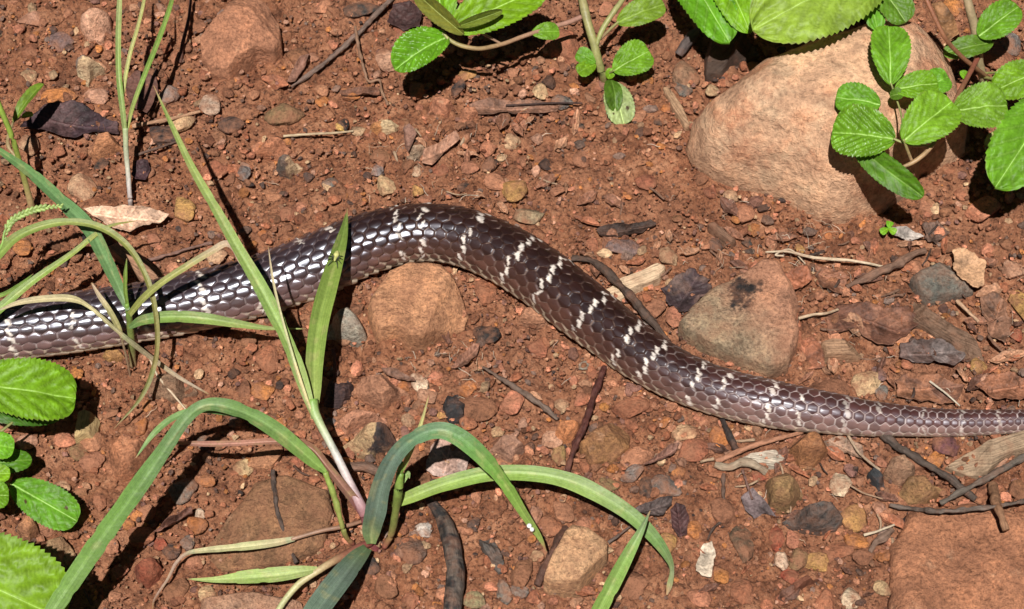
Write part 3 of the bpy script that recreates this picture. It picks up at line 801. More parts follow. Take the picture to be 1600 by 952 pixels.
# --- smaller stones, each where the photograph shows it: (x, y, w, h, colour, label)
SMALL = [
 (328, 168, 34, 36, pale, 'pale pinkish block near the dark grey pebble and twig'),
 (361, 194, 44, 30, dark, 'blackish flat pebble in front of the pale pinkish block'),
 (266, 147, 38, 34, grey, 'dark grey rough stone behind the long grass blade tip'),
 (256, 212, 44, 36, dark, 'charcoal grey stone in the shadow of the long grass blade'),
 (603, 94, 34, 36, pink, 'brownish pink stone next to the glossy wrinkled leaf'),
 (603, 289, 28, 36, tan, 'tan egg shaped pebble above the highest arch of the snake'),
 (289, 328, 34, 40, ochre, 'yellowish tan stone at the tip of the pale dead leaf'),
 (337, 264, 46, 32, rust, 'rusty flat stone beside the leaning grass blade'),
 (378, 272, 28, 26, grey, 'small greyish pink stone with a broken corner'),
 (418, 562, 38, 44, rust, 'rusty lump below the snake between two grass blades'),
 (411, 612, 40, 32, orange, 'bright orange brown pebble between two grass blades'),
 (1023, 485, 36, 32, clay, 'clay red stone under the dark curved twig'),
 (1052, 498, 26, 34, salmon, 'orange red stone squeezed beside the flat slab'),
 (1044, 402, 30, 30, tan, 'round tan pebble with an orange side near the pale wood chip'),
 (976, 388, 62, 24, purple, 'long purplish grey pebble with one pink end'),
 (757, 456, 40, 44, rust, 'dull red stone right of the big angular rock'),
 (656, 600, 28, 32, pale, 'pale yellow stone above a greyish one'),
 (668, 620, 34, 34, pink, 'greyish pink stone in front of the pale yellow one'),
 (680, 588, 26, 20, salmon, 'small salmon stone right of the pale yellow one'),
 (996, 712, 58, 36, clay, 'rounded clay coloured stone beside a brown lance shaped leaf'),
 (1084, 704, 50, 36, rust, 'rounded rust brown stone below the tan block'),
 (1070, 676, 40, 32, tan, 'tan wedge stone under the lower edge of the snake'),
 (1041, 759, 54, 34, grey, 'grey ring like stone with an orange centre'),
 (988, 742, 42, 26, grey, 'flattened grey stone in front of the rounded clay stone'),
 (953, 758, 34, 22, olive, 'olive grey stone behind the arching grass blade'),
 (881, 801, 32, 34, clay, 'clay pebble just below the shadow of the arching blade'),
 (861, 822, 34, 34, rust, 'rust pebble touching the clay pebble below the blade'),
 (913, 818, 36, 26, clay, 'low clay stone at the back corner of the blocky tan rock'),
 (835, 806, 26, 36, pink, 'pinkish upright pebble beside the drooping grass tip'),
 (814, 895, 34, 46, brown, 'dark rounded brown stone left of the stick'),
 (810, 925, 34, 22, grey, 'grey green pebble under the dark rounded brown stone'),
 (833, 934, 24, 22, rust, 'small rust pebble at the foot of the blocky tan rock'),
 (1093, 936, 40, 28, salmon, 'peach coloured stone by the white bark flake'),
 (1127, 900, 26, 26, orange, 'round orange brown pebble beside the white bark flake'),
 (1213, 842, 24, 40, red, 'narrow red stone in a row beside the dark grey stone'),
 (1239, 844, 22, 32, salmon, 'smooth salmon pebble below the dark grey stone'),
 (1308, 862, 52, 28, rust, 'wide rusty stone in front of the dark grey stone'),
 (1338, 846, 38, 28, orange, 'orange brown flat pebble touching the wide rusty stone'),
 (1334, 810, 46, 42, ochre, 'yellow ochre stone leaning on the dark grey stone'),
 (1314, 758, 36, 38, pale, 'smooth round beige pebble above the dark grey stone'),
 (1374, 797, 24, 26, pink, 'small peach pebble above the broad rusty slab edge'),
 (1328, 934, 34, 32, pale, 'crumbly beige pebble on dark soil left of the broad slab'),
 (1288, 942, 32, 40, rust, 'rust stone lying left of the crumbly beige pebble'),
 (1221, 878, 24, 28, pale, 'whitish rough pebble below the narrow red stone'),
 (1248, 872, 34, 40, olive, 'olive grey stone between rust pebbles'),
 (1274, 880, 44, 30, ochre, 'mustard brown flat stone below the wide rusty stone'),
 (1234, 902, 30, 26, red, 'dark red round pebble above the small stick'),
 (1350, 868, 40, 30, brown, 'brown stone left of the broad slab corner'),
 (1387, 868, 34, 24, orange, 'orange fragment against the broad slab edge'),
 (602, 920, 36, 36, brown, 'brown round stone below the grass base'),
 (641, 862, 54, 42, (.12, .075, .06), 'dark pitted lump with tan specks under the grass base'),
 (660, 830, 32, 24, (.62, .58, .52), 'white crystalline chip beside the charred curved stick'),
 (509, 810, 30, 24, pale, 'cream chip between the grass stems'),
 (545, 758, 26, 22, dark, 'black pebble beneath the pale grass stem'),
 (286, 767, 44, 42, grey, 'speckled grey round stone right of the long blade shadow'),
 (313, 803, 18, 16, pale, 'peach chip beside a curled brown leaf'),
 (321, 752, 34, 18, orange, 'orange flat pebble behind the speckled grey stone'),
 (122, 706, 30, 28, olive, 'olive brown pebble below the splintered tan wood chip'),
 (144, 722, 40, 30, clay, 'clay flat stone beside the olive brown pebble'),
 (102, 688, 36, 26, salmon, 'salmon rubble stone left of the splintered tan wood chip'),
 (42, 690, 34, 22, pink, 'pinkish tan rubble stone under the left herb'),
 (98, 590, 26, 24, clay, 'clay red block below the snake beside the serrated leaf'),
 (120, 584, 22, 24, orange, 'orange block below the snake'),
 (134, 600, 20, 22, rust, 'rusty crumb below the snake near the grass tuft'),
 (222, 838, 44, 36, rust, 'rust lump above the dark red teardrop stone'),
 (266, 862, 34, 26, dark, 'black angular pebble right of the dark red teardrop stone'),
 (293, 848, 24, 24, grey, 'grey pebble beside the black angular pebble'),
 (250, 850, 26, 20, red, 'red chip above the dark red teardrop stone'),
 (305, 878, 28, 22, clay, 'hollow clay chip near the curled brown leaf tip'),
 (275, 925, 40, 40, brown, 'round brown stone under the curled brown leaf tip'),
 (45, 120, 28, 26, tan, 'tan crumbly pebble left of the broken tan stone'),
 (95, 65, 44, 34, purple, 'purplish grey rough stone near the pale pink oval'),
 (48, 30, 44, 26, pink, 'flat pinkish chip with an arched lower edge'),
 (45, 228, 36, 28, tan, 'pale crumbly tan stone beside the leafy stem'),
 (92, 152, 60, 26, orange, 'orange crumbly ledge behind the dark purple dead leaf'),
 (150, 150, 40, 24, pink, 'pinkish crumbly stone behind the dark purple dead leaf'),
 (35, 390, 30, 26, orange, 'orange stone between the arching grass blades'),
 (95, 408, 22, 20, dark, 'dark pebble between the arching grass blades'),
 (118, 398, 24, 22, brown, 'brown pebble beside the arching grass blade'),
 (340, 400, 34, 30, tan, 'tan stone partly behind the snake near the bent dry grass tip'),
 (382, 608, 24, 30, brown, 'brown chip beside the bright orange brown pebble'),
 (502, 605, 46, 34, brown, 'dull brown rounded lump right of the joined grass blades'),
 (548, 148, 32, 22, orange, 'orange stone at the foot of the bent thin twig'),
 (533, 200, 20, 16, (.62, .40, .12), 'yellow orange chip near the pale straw'),
 (560, 206, 24, 20, tan, 'light tan pebble at the end of a pale straw tip'),
 (537, 195, 18, 22, dark, 'black triangular pebble on the straw'),
 (652, 268, 16, 18, pale, 'white chip above the snake'),
 (652, 298, 18, 20, ochre, 'amber pebble above the snake'),
 (715, 140, 22, 32, dark, 'blackish upright pebble beside the salmon blunt stone'),
 (735, 262, 30, 24, clay, 'clay fragment among leaf scraps above the snake'),
 (762, 232, 26, 24, salmon, 'peach angular fragment above a black chip'),
 (766, 256, 28, 28, dark, 'black chip below the peach angular fragment'),
 (725, 292, 24, 14, dark, 'black sliver of stone above the snake'),
 (803, 300, 44, 40, ochre, 'mustard brown stone with a dark side above the snake'),
 (775, 285, 40, 26, clay, 'long clay pebble above the snake'),
 (826, 340, 50, 34, (.28, .21, .13), 'olive grey flat stone just behind the snake'),
 (870, 300, 26, 20, clay, 'clay crumb on bare soil'),
 (876, 78, 60, 60, rust, 'broad rusty slab under the creeping stem'),
 (878, 158, 36, 26, grey, 'grey round pebble beside a thin straight twig'),
 (1072, 118, 44, 46, (.24, .14, .085), 'rough brown stone at the foot of the charred wood'),
 (1066, 140, 34, 24, grey, 'greyish tan pebble in front of the rough brown stone'),
 (1250, 390, 16, 16, ochre, 'small amber bead like pebble near the boulder foot'),
 (1172, 360, 20, 16, ochre, 'small golden pebble among fibres'),
 (1118, 385, 24, 22, dark, 'shiny black pebble under the bark sliver'),
 (1535, 330, 56, 44, salmon, 'curved salmon potsherd like stone with a broken rim'),
 (1582, 420, 34, 30, pink, 'pinkish stone beside the bark flake'),
 (1595, 478, 34, 52, ochre, 'mustard stone at the edge of the leaf litter'),
 (1588, 524, 20, 20, red, 'red pebble near the grey bark slab'),
 (1530, 572, 30, 26, ochre, 'yellowish brown pebble beside the grey dead leaf'),
 (1377, 614, 22, 24, grey, 'dark grey round pebble just behind the tail'),
 (1352, 600, 54, 36, tan, 'tan crumbly clod behind the tail'),
 (1295, 608, 70, 34, brown, 'brown flat stone right behind the tail'),
 (1373, 585, 24, 26, purple, 'purplish tan pebble behind the crumbly clod'),
 (1478, 697, 44, 34, (.12, .05, .055), 'dark maroon stone beneath the tail'),
 (1462, 718, 30, 26, orange, 'orange rubble below the tail'),
 (1558, 722, 34, 24, pink, 'pink rubble between the driftwood and the grey twig'),
 (1512, 790, 32, 16, salmon, 'flat peach chip at the back edge of the broad slab'),
 (1590, 768, 30, 30, brown, 'brown chunk beside the thin grey twig'),
 (1192, 718, 34, 26, salmon, 'terracotta chip lying on the grey driftwood'),
 (1185, 744, 26, 16, red, 'red chip under the grey driftwood'),
 (1060, 740, 24, 22, orange, 'orange pebble beside the grey ring like stone'),
 (1243, 768, 18, 18, pale, 'white chip on the olive brown stone'),
 (1085, 828, 26, 26, orange, 'orange lump beside the dark oval leaf'),
 (1130, 800, 40, 44, brown, 'soft brown clod behind the grey torn leaf'),
 (1160, 850, 40, 60, (.13, .09, .06), 'dark weathered stump like stone below the grey torn leaf'),
 (1160, 925, 40, 40, rust, 'rust stone near the bottom row of clods'),
 (1040, 850, 34, 32, ochre, 'amber flat pebble under the green blade tip'),
 (985, 915, 60, 46, brown, 'brown rough stone behind the upright green blade'),
 (985, 640, 60, 40, rust, 'soft rusty clod below the snake'),
 (745, 640, 70, 40, brown, 'broad brown stone with an orange rim below the big rock'),
 (800, 632, 40, 36, salmon, 'orange red stone beside the broad brown one'),
 (876, 634, 26, 20, tan, 'pale amber chip right of the diagonal twig'),
 (862, 690, 34, 28, pink, 'pinkish gritty stone behind the olive pebble'),
 (873, 712, 24, 30, (.42, .30, .12), 'small translucent olive yellow pebble'),
 (732, 660, 30, 24, rust, 'rust chip beside the white shell like flake'),
 (690, 648, 16, 12, ochre, 'amber bead near the thin grass leaf'),
 (730, 610, 30, 26, orange, 'orange rubble right of the black burnt lump'),
 (1010, 760, 26, 30, dark, 'black chip between grey stones'),
 (826, 700, 20, 18, dark, 'black chip right of the kite shaped stone'),
 (515, 470, 30, 24, orange, 'orange crumb at the edge of the snake'),
 (500, 480, 26, 20, pink, 'pale purple pink stone half under the snake'),
 (640, 940, 30, 24, rust, 'rust stone left of the charred stick'),
 (740, 940, 36, 26, (.2, .18, .1), 'rounded olive pebble right of the charred stick'),
 (788, 925, 26, 34, grey, 'dark grey wedge right of the charred stick'),
 (1362, 30, 30, 26, purple, 'purplish stone in the shade of the top leaves'),
 (1560, 90, 60, 40, rust, 'rusty stone under the right herb'),
 (1575, 70, 40, 34, grey, 'greyish pink stone under the right herb'),
 (395, 10, 22, 20, olive, 'olive chip behind the rough reddish brown rock'),
 (505, 12, 34, 26, clay, 'orange brown stone beside the long thin grey twig'),
 (565, 15, 60, 26, dark, 'black flat stone behind the long thin grey twig'),
 (520, 70, 18, 18, salmon, 'red chip beside the long thin grey twig'),
 (465, 90, 40, 30, brown, 'brown bark like pebble beside the long thin grey twig'),
 (490, 90, 18, 14, pink, 'pink chip above the twig end'),
 (445, 178, 64, 40, olive, 'mossy olive flat stone half sunk in soil'),
 (728, 118, 34, 22, ochre, 'amber stone under the creeping stem shadow'),
]
SID = 0
for (x, y, w, h, c, lab) in SMALL:
    stone(x, y, w, h, c, lab, name='stone' if max(w, h) >= 30 else 'pebble', cat='stone' if max(w, h) >= 30 else 'pebble', group='stones lying on the red soil')

# --- loose pebbles between them: individuals that only their place tells apart
CLASSES = [('rust', rust, .33, 'small rust coloured pebble pressed into bare soil'), ('clay', clay, .26, 'small clay pink pebble pressed into bare soil'), ('brown', brown, .16, 'small dull brown pebble pressed into bare soil'),
           ('orange', orange, .10, 'small bright orange pebble pressed into bare soil'), ('tan', tan, .09, 'small sandy tan pebble pressed into bare soil'), ('dark', dark, .05, 'small coal black pebble pressed into bare soil'), ('grey', grey, .05, 'small mid grey pebble pressed into bare soil')]
rng = np.random.default_rng(77)
placed = 0
pk = np.cumsum([c[2] for c in CLASSES]); tries = 0
while placed < 300 and tries < 9000:
    tries += 1
    x, y = rng.uniform(0, 1600), rng.uniform(0, 952)
    w = float(np.clip(rng.lognormal(3.0, .36), 11, 46))
    q = g(x, y); r = w * pxm(q) / 2
    if not off_snake(q[0], q[1], r): continue
    if any((q[0] - a) ** 2 + (q[1] - b) ** 2 < (rr + r * .65) ** 2 for a, b, rr in BLOCK): continue
    c = CLASSES[int(np.searchsorted(pk, rng.uniform(0, pk[-1])))]
    stone(x, y, w, w * rng.uniform(.6, .95), c[1], c[3], rot=rng.uniform(-1.5, 1.5), name='pebble', cat='pebble', group=c[0] + ' pebbles pressed into the soil', bury=rng.uniform(.32, .5), tint=.14)
    placed += 1

# --- grit: thousands of crumbs nobody could count
def build_grit():
    rng = np.random.default_rng(5)
    pal = np.array([rust, clay, brown, SOIL, SOIL, rust, clay, orange, tan, pink, salmon, clay, (.06, .04, .035), (.16, .11, .09), salmon, (.20, .10, .08), (.25, .105, .058), (.22, .088, .047), (.28, .12, .066), (.30, .14, .08), (.40, .21, .125)])
    Vs, Fs, Cs = [], [], []; base = 0
    for cnt, sub, nshape, lo, hi in ((6500, 2, 12, .0010, .0030), (13000, 1, 12, .0006, .0014), (15000, 1, 12, .0003, .0007)):
        for k in range(nshape):
            w, f = polyhedral(sub, 300 + k + 50 * sub, p=12, K_=9, bumps=.10)
            m = cnt // nshape
            x = rng.uniform(-.285, .285, m); y = rng.uniform(-.20, .25, m)
            r = lo + (hi - lo) * rng.uniform(0, 1, m) ** 2.2
            if k == nshape - 1:      # grains pushed up against the body of the snake
                m2 = 700; t = rng.integers(60, 340, m2); an = rng.uniform(0, 6.28, m2); rad_ = SNAKE_D[t, 3] + rng.uniform(-.002, .005, m2)
                x2 = SNAKE_D[t, 0] + rad_ * np.cos(an); y2 = SNAKE_D[t, 1] + rad_ * np.sin(an)
                ok = snake_gap(x2, y2) > -.002
                x = np.concatenate([x, x2[ok]]); y = np.concatenate([y, y2[ok]]); m = len(x)
                r = lo + (hi - lo) * rng.uniform(0, 1, m) ** 2.2
            if sub == 2:      # coarser crumbs gather in drifts
                ok = fbm(xy0(x, y) * 18, 2, 61) + rng.uniform(-.6, .6, m) > -.15
                x, y, r = x[ok], y[ok], r[ok]; m = len(x)
            sc = r[:, None] * np.stack([rng.uniform(.8, 1.4, m), rng.uniform(.7, 1.1, m), rng.uniform(.5, .85, m)], -1)
            a = rng.uniform(0, 6.28, m); ca, sa = np.cos(a)[:, None], np.sin(a)[:, None]
            v = w[None] * sc[:, None, :]
            v = np.stack([v[..., 0] * ca - v[..., 1] * sa + x[:, None], v[..., 0] * sa + v[..., 1] * ca + y[:, None], v[..., 2] + (sc[:, 2] * .15 + H(x, y) + .0006)[:, None]], -1)
            c = pal[rng.integers(len(pal), size=m)] * rng.uniform(.55, 1.7, m)[:, None]
            Vs.append(v.reshape(-1, 3)); Cs.append(np.repeat(c, len(w), 0))
            Fs.append((f[None] + base + np.arange(m)[:, None, None] * len(w)).reshape(-1, 3)); base += m * len(w)
    o = link('grit', mk_mesh('grit', np.vstack(Vs), np.vstack(Fs), col=np.vstack(Cs), smooth_=False), M_GRIT)
    tag(o, 'fine rust coloured grit and soil crumbs covering the ground', 'grit'); o['kind'] = 'stuff'
build_grit()

# --- clods of the soil itself
CLOD = []
for k in range(8):
    w, f = polyhedral(4, 700 + k, p=6, K_=14, bumps=.16)
    me = mk_mesh('clod_shape', w, f); me.materials.append(M_SOIL); CLOD.append(me)
rng = np.random.default_rng(123); placed = tries = 0
while placed < 190 and tries < 9000:
    tries += 1
    x, y = rng.uniform(0, 1600), rng.uniform(0, 952); w = rng.uniform(14, 46)
    q = g(x, y); r = w * pxm(q) / 2
    if not off_snake(q[0], q[1], r): continue
    if any((q[0] - a) ** 2 + (q[1] - b) ** 2 < (rr + r * .4) ** 2 for a, b, rr in BLOCK): continue
    o = bpy.data.objects.new('soil_clod', CLOD[placed % 8]); COL.objects.link(o)
    c = r * rng.uniform(.30, .5)
    o.location = (q[0], q[1], H(q[0], q[1]) - c * .15); o.scale = (r, r * rng.uniform(.6, .95), c); o.rotation_euler = (0, 0, rng.uniform(0, 6.28))
    BLOCK.append((q[0], q[1], r * .5))
    big = w > 30
    tag(o, 'thumbnail sized lump of red soil merging with the ground' if big else 'little crumbly lump of red soil merging with the ground', 'soil clod', ('larger' if big else 'smaller') + ' soil lumps on the ground')
    placed += 1

# ------------------------------------------------------------------ dead leaves, bark, wood, twigs
def sheet(name, outline, col, label, cat='dead leaf', lift=1.5, curl=3.0, wave=2.5, seed=0, n=90, rings=18, col2=None, vein=None, thick=.00025, mat=None, group=None, fuzz=None):
    """a thin dead leaf or flake lying on the soil, traced outline, curled and wavy"""
    O = np.array(outline, float)
    W = []
    for px, py in resample_closed(O, n):
        w = g(px, py, lift * .001); W.append(w[:2])
    W = np.array(W); c = W.mean(0); size = np.linalg.norm(W - c, axis=1).mean()
    W = W + unit(W - c) * (size * (fuzz or (.13 if cat == 'bark' else .06)) * fbm(np.c_[W * 190, np.zeros(n)], 4, seed, .6))[:, None]
    r = np.linspace(.03, 1, rings)
    xy = c + (W - c)[None] * r[:, None, None]
    P3 = np.concatenate([xy, np.zeros(xy.shape[:2] + (1,))], -1)
    wv = fbm(P3 * (1.3 / size), 2, seed) * .7 + .3 * fbm(P3 * (4 / size), 2, seed + 2)
    z = H(xy[..., 0], xy[..., 1]) + .001 * (lift + .6 + curl * r[:, None] ** 3 * (.5 + .5 * vnoise(P3 * (1.1 / size) + 5, seed + 4)) + wave * .5 * (wv + .3))
    C = np.tile(np.array(col, float), (rings, n, 1))
    if col2 is not None:
        w_ = smooth(-.15, .35, fbm(P3 * (1.8 / size), 3, seed + 7))[..., None]
        C = C * (1 - w_) + np.array(col2) * w_
    if vein is not None:          # direction of the midrib
        a = vein
        du = (xy[..., 0] - c[0]) * math.cos(a) + (xy[..., 1] - c[1]) * math.sin(a)
        dv = -(xy[..., 0] - c[0]) * math.sin(a) + (xy[..., 1] - c[1]) * math.cos(a)
        mid = np.exp(-(dv / (size * .035)) ** 2)
        ph = (du - np.abs(dv) * .9) / (size * .42)
        side = np.exp(-((ph - np.round(ph)) / .09) ** 2) * .6
        k = np.maximum(mid, side)
        C = C * (1 + .7 * k[..., None]); z = z + .0006 * k - .0009 * np.exp(-(dv / (size * .16)) ** 2)
    V = np.concatenate([xy, z[..., None]], -1)
    top = np.vstack([V.reshape(-1, 3), V[0].mean(0)])
    m = rings
    F = grid_faces(m, n, True); j = np.arange(n); cap = np.stack([np.full(n, m * n), (j + 1) % n, j], -1)
    bot = top.copy(); bot[:, 2] -= thick
    nb = len(top)
    rim = np.stack([(m - 1) * n + j, (m - 1) * n + (j + 1) % n, nb + (m - 1) * n + (j + 1) % n, nb + (m - 1) * n + j], -1)
    Cf = np.vstack([C.reshape(-1, 3), C[0, 0]])
    u = (top[:, :2] - c) / size
    o = solo(name, np.vstack([top, bot]), [np.vstack([F, F[:, ::-1] + nb, rim]), np.vstack([cap, cap[:, ::-1] + nb])], mat or M_DRY, label, cat, group,
             col=np.vstack([Cf, Cf]), uv=np.vstack([u, u]))
    return o
def twig(name, path, rad, col, label, cat='twig', n=96, knob=.42, seed=0, taper=(1, .7), col2=None, mat=None, group=None, sides=12):
    """path rows: (px, py, height of the axis above soil in mm)"""
    W = np.array([g(x, y, z * .001) for x, y, z in path])
    C = spline(W, n)
    s = pxm(C[n // 2])
    rr = rad * s * np.interp(np.linspace(0, 1, n), np.linspace(0, 1, len(taper)), taper)
    jit = np.stack([fbm(C * 60 + k * 7, 3, seed + k) for k in range(3)], -1)
    C = C + jit * rad * s * .35 * np.array([1, 1, .4])
    V, F, u = tube(C, rr, sides, knob, seed)
    Lm = np.linalg.norm(np.diff(C, axis=0), axis=1).sum()
    v = np.concatenate([np.tile(np.linspace(0, 2 * math.pi * rr.mean(), sides), n), [0, 0]])
    cc = np.tile(np.array(col, float), (len(V), 1))
    if col2 is not None:
        w = smooth(-.1, .25, fbm(V * 420, 4, seed + 5, .65))[:, None]
        cc = cc * (1 - w) + np.array(col2) * w
    return solo(name, V, F, mat or M_TWIG, label, cat, group, col=cc, uv=np.stack([u * Lm, v], -1))

bk = (.20, .10, .06); dk = (.055, .032, .026); pw = (.56, .40, .25); gy = (.23, .18, .145)
# dead leaves
sheet('dead_leaf', [(32, 205), (50, 185), (80, 168), (110, 160), (140, 170), (165, 190), (186, 195), (184, 212), (150, 210), (105, 218), (70, 208)], (.040, .022, .026), 'dark purple dead leaf lying flat behind thin grass stems', seed=1, vein=R(-10), col2=(.075, .040, .040), curl=2.5)
sheet('dead_leaf', [(130, 330), (160, 328), (200, 331), (245, 330), (266, 340), (250, 352), (225, 358), (205, 367), (185, 366), (165, 355), (148, 342)], (.56, .36, .25), 'pale pinkish dead leaf with a wavy edge beside the yellowish tan stone', seed=2, vein=R(-6), lift=4, curl=4, wave=3)
sheet('dead_leaf', [(1285, 500), (1310, 478), (1345, 478), (1380, 485), (1420, 484), (1440, 505), (1420, 525), (1395, 540), (1370, 538), (1340, 515), (1300, 525)], (.115, .05, .032), 'large crinkled chocolate brown dead leaf in the litter', seed=3, vein=R(-20), lift=1.5, curl=2, wave=2.2, col2=(.20, .09, .055), fuzz=.12)
sheet('dead_leaf', [(1405, 540), (1430, 535), (1470, 532), (1502, 545), (1508, 560), (1490, 574), (1460, 568), (1425, 570), (1405, 560)], (.17, .13, .12), 'greyish purple dead leaf with a curled edge in the litter', seed=4, vein=R(5), lift=2, curl=2, wave=1.8, fuzz=.10, col2=(.11, .07, .06))
sheet('dead_leaf', [(1525, 605), (1545, 590), (1575, 585), (1610, 596), (1615, 625), (1580, 630), (1550, 622)], (.24, .10, .055), 'reddish brown dead leaf curling over just behind the tail', seed=5, vein=R(10), lift=2, curl=2, wave=2, fuzz=.1)
sheet('dead_leaf', [(1048, 800), (1056, 788), (1070, 795), (1076, 815), (1073, 838), (1060, 842), (1050, 826)], (.075, .035, .034), 'smooth dark maroon oval dead leaf beside the green blade tip', seed=6, lift=2, curl=2, wave=1, vein=R(95))
sheet('dead_leaf', [(985, 800), (1010, 788), (1035, 780), (1051, 778), (1050, 792), (1035, 808), (1012, 812)], (.085, .06, .055), 'folded grey brown dead leaf under the tip of the arching blade', seed=7, lift=3, curl=3, wave=2, vein=R(20))
sheet('dead_leaf', [(1003, 730), (1025, 715), (1048, 698), (1062, 694), (1055, 710), (1035, 722)], (.15, .075, .055), 'narrow lance shaped brown dead leaf beside the rounded clay stone', seed=8, lift=3, curl=2, wave=2, vein=R(30))
sheet('dead_leaf', [(705, 576), (720, 558), (740, 542), (750, 540), (745, 556), (730, 572), (715, 578)], (.24, .115, .075), 'small reddish brown dead leaf below the bend of the snake', seed=9, lift=2, curl=2, wave=1.5, vein=R(45))
sheet('dead_leaf', [(928, 362), (950, 354), (985, 352), (1015, 347), (1022, 354), (1000, 366), (965, 374), (940, 372)], (.055, .03, .022), 'dark brown torn dead leaf on bare soil above the purplish pebble', seed=10, lift=1, curl=2, wave=1.2, vein=R(8), fuzz=.14)
sheet('dead_leaf', [(1040, 455), (1055, 432), (1085, 428), (1112, 440), (1100, 465), (1080, 488), (1068, 498), (1058, 480), (1042, 482)], (.048, .030, .032), 'black purple jagged dead leaf between the wood chip and the flat slab', seed=11, lift=1.2, curl=2, wave=2, vein=R(60), fuzz=.2, col2=(.10, .06, .05))
sheet('dead_leaf', [(1158, 780), (1175, 765), (1198, 790), (1212, 808), (1195, 806), (1178, 814), (1165, 800)], (.15, .11, .11), 'torn purplish grey dead leaf left of the dark grey stone', seed=12, lift=2, curl=2, wave=1.5)
sheet('dead_leaf', [(665, 735), (672, 700), (690, 686), (715, 690), (736, 715), (725, 742), (700, 750), (680, 745)], (.38, .24, .19), 'pale pinkish skeleton leaf with fine white veins beside the arching blade', seed=13, lift=1.5, curl=1, wave=1, vein=R(80), col2=(.44, .31, .26))
sheet('dead_leaf', [(596, 578), (620, 580), (645, 592), (648, 598), (620, 594), (600, 586)], (.21, .11, .075), 'thin curved brown leaf sliver on the dusty reddish block', seed=14, lift=5, curl=2, wave=1)
sheet('dead_leaf', [(530, 145), (560, 140), (592, 142), (596, 150), (560, 154), (532, 152)], (.17, .075, .045), 'narrow brown folded leaf lying across the soil under the bent twig', seed=15, lift=2, curl=3, wave=1, vein=R(3))
sheet('dead_leaf', [(448, 132), (455, 115), (470, 95), (484, 90), (476, 112), (462, 132)], (.23, .115, .08), 'curled brown leaf scrap below the long thin grey twig', seed=16, lift=2, curl=3, wave=1.5)
sheet('dead_leaf', [(240, 832), (262, 818), (285, 805), (300, 795), (302, 806), (285, 815), (262, 830)], (.15, .065, .045), 'curled dark brown leaf boat between pebbles near the blade shadow', seed=17, lift=3, curl=4, wave=1.5, vein=R(35))
sheet('dead_leaf', [(205, 275), (215, 255), (232, 252), (236, 268), (228, 284), (212, 284)], (.06, .03, .034), 'small purple leaf scrap at the base of the thin grass stems', seed=18, lift=1.5, curl=2, wave=1.5)
sheet('dead_leaf', [(195, 130), (215, 115), (245, 125), (248, 150), (230, 180), (205, 170)], (.13, .06, .045), 'brown shaded dead leaf behind the three thin grass stems', seed=19, lift=1.5, curl=2, wave=1.5)
sheet('dead_leaf', [(630, 205), (640, 198), (652, 212), (638, 243), (633, 236)], (.21, .11, .08), 'slim folded brown leaf sliver standing by the greyish tan stone', seed=20, lift=3, curl=3, wave=1)
sheet('dead_leaf', [(662, 240), (690, 225), (712, 212), (720, 222), (700, 238), (675, 262), (660, 258)], (.30, .155, .10), 'light brown dead leaf roll above the snake', seed=21, lift=3, curl=3, wave=1.5, vein=R(30))
sheet('dead_leaf', [(615, 12), (640, 5), (660, 25), (655, 48), (630, 52), (606, 40)], (.06, .03, .028), 'dark maroon dead leaf beside the lime green leaf', seed=22, lift=2, curl=3, wave=3)
sheet('dead_leaf', [(1455, 10), (1470, 5), (1490, 30), (1498, 58), (1482, 66), (1465, 45)], (.24, .12, .055), 'brown dead leaf resting on the boulder against the herb stem', seed=23, lift=42, curl=3, wave=2)
sheet('bark_flake', [(1486, 392), (1505, 386), (1520, 398), (1540, 412), (1538, 448), (1520, 450), (1500, 438), (1490, 415)], (.52, .30, .17), 'tan bark flake with pinholes on the dark grey slate', 'bark', seed=24, lift=8, curl=2, wave=1, thick=.0008)
sheet('bark_flake', [(1380, 365), (1400, 360), (1430, 362), (1442, 375), (1420, 380), (1395, 374)], (.42, .36, .32), 'pale silvery bark flake beside the tiny seedling', 'bark', seed=25, lift=2, curl=3, wave=2)
sheet('bark_flake', [(1085, 895), (1098, 852), (1112, 848), (1118, 870), (1112, 906), (1098, 902)], (.62, .50, .38), 'whitish cracked bark flake by the round orange brown pebble', 'bark', seed=26, lift=2, curl=1, wave=1, thick=.0012)
sheet('bark_flake', [(728, 165), (770, 160), (830, 158), (872, 165), (868, 176), (800, 180), (740, 182)], (.19, .095, .062), 'long brown bark strip with dark edges above the snake', 'bark', seed=27, lift=2, curl=2, wave=2, vein=R(2), thick=.0008)
sheet('bark_flake', [(1215, 440), (1235, 425), (1260, 420), (1268, 440), (1250, 455), (1225, 458)], (.32, .12, .065), 'rusty bark scrap beside the flat slab', 'bark', seed=28, lift=2, curl=3, wave=3)
sheet('dead_leaf', [(1240, 480), (1255, 520), (1282, 540), (1290, 575), (1262, 580), (1246, 550)], (.26, .10, .055), 'russet flat leaf piece pressed between the flat slab and the wood block', seed=40, lift=1, curl=1.5, wave=1.2, vein=R(80), fuzz=.1)
sheet('dead_leaf', [(1395, 600), (1420, 585), (1470, 590), (1505, 605), (1490, 630), (1440, 632), (1405, 622)], (.24, .105, .058), 'wide rust brown leaf lying flat just behind the thin tail', seed=41, lift=1, curl=2, wave=1.8, vein=R(8), fuzz=.12, col2=(.15, .07, .045))
sheet('dead_leaf', [(1270, 415), (1300, 420), (1330, 440), (1318, 462), (1285, 455)], (.22, .095, .055), 'ragged red brown leaf piece under the pale long root', seed=42, lift=1, curl=2, wave=1.8, vein=R(-30), fuzz=.16)
sheet('dead_leaf', [(1530, 470), (1560, 462), (1580, 500), (1570, 540), (1545, 530)], (.20, .10, .062), 'dull brown leaf piece right of the bark slab', seed=43, lift=1, curl=2, wave=1.6, vein=R(70), fuzz=.14)
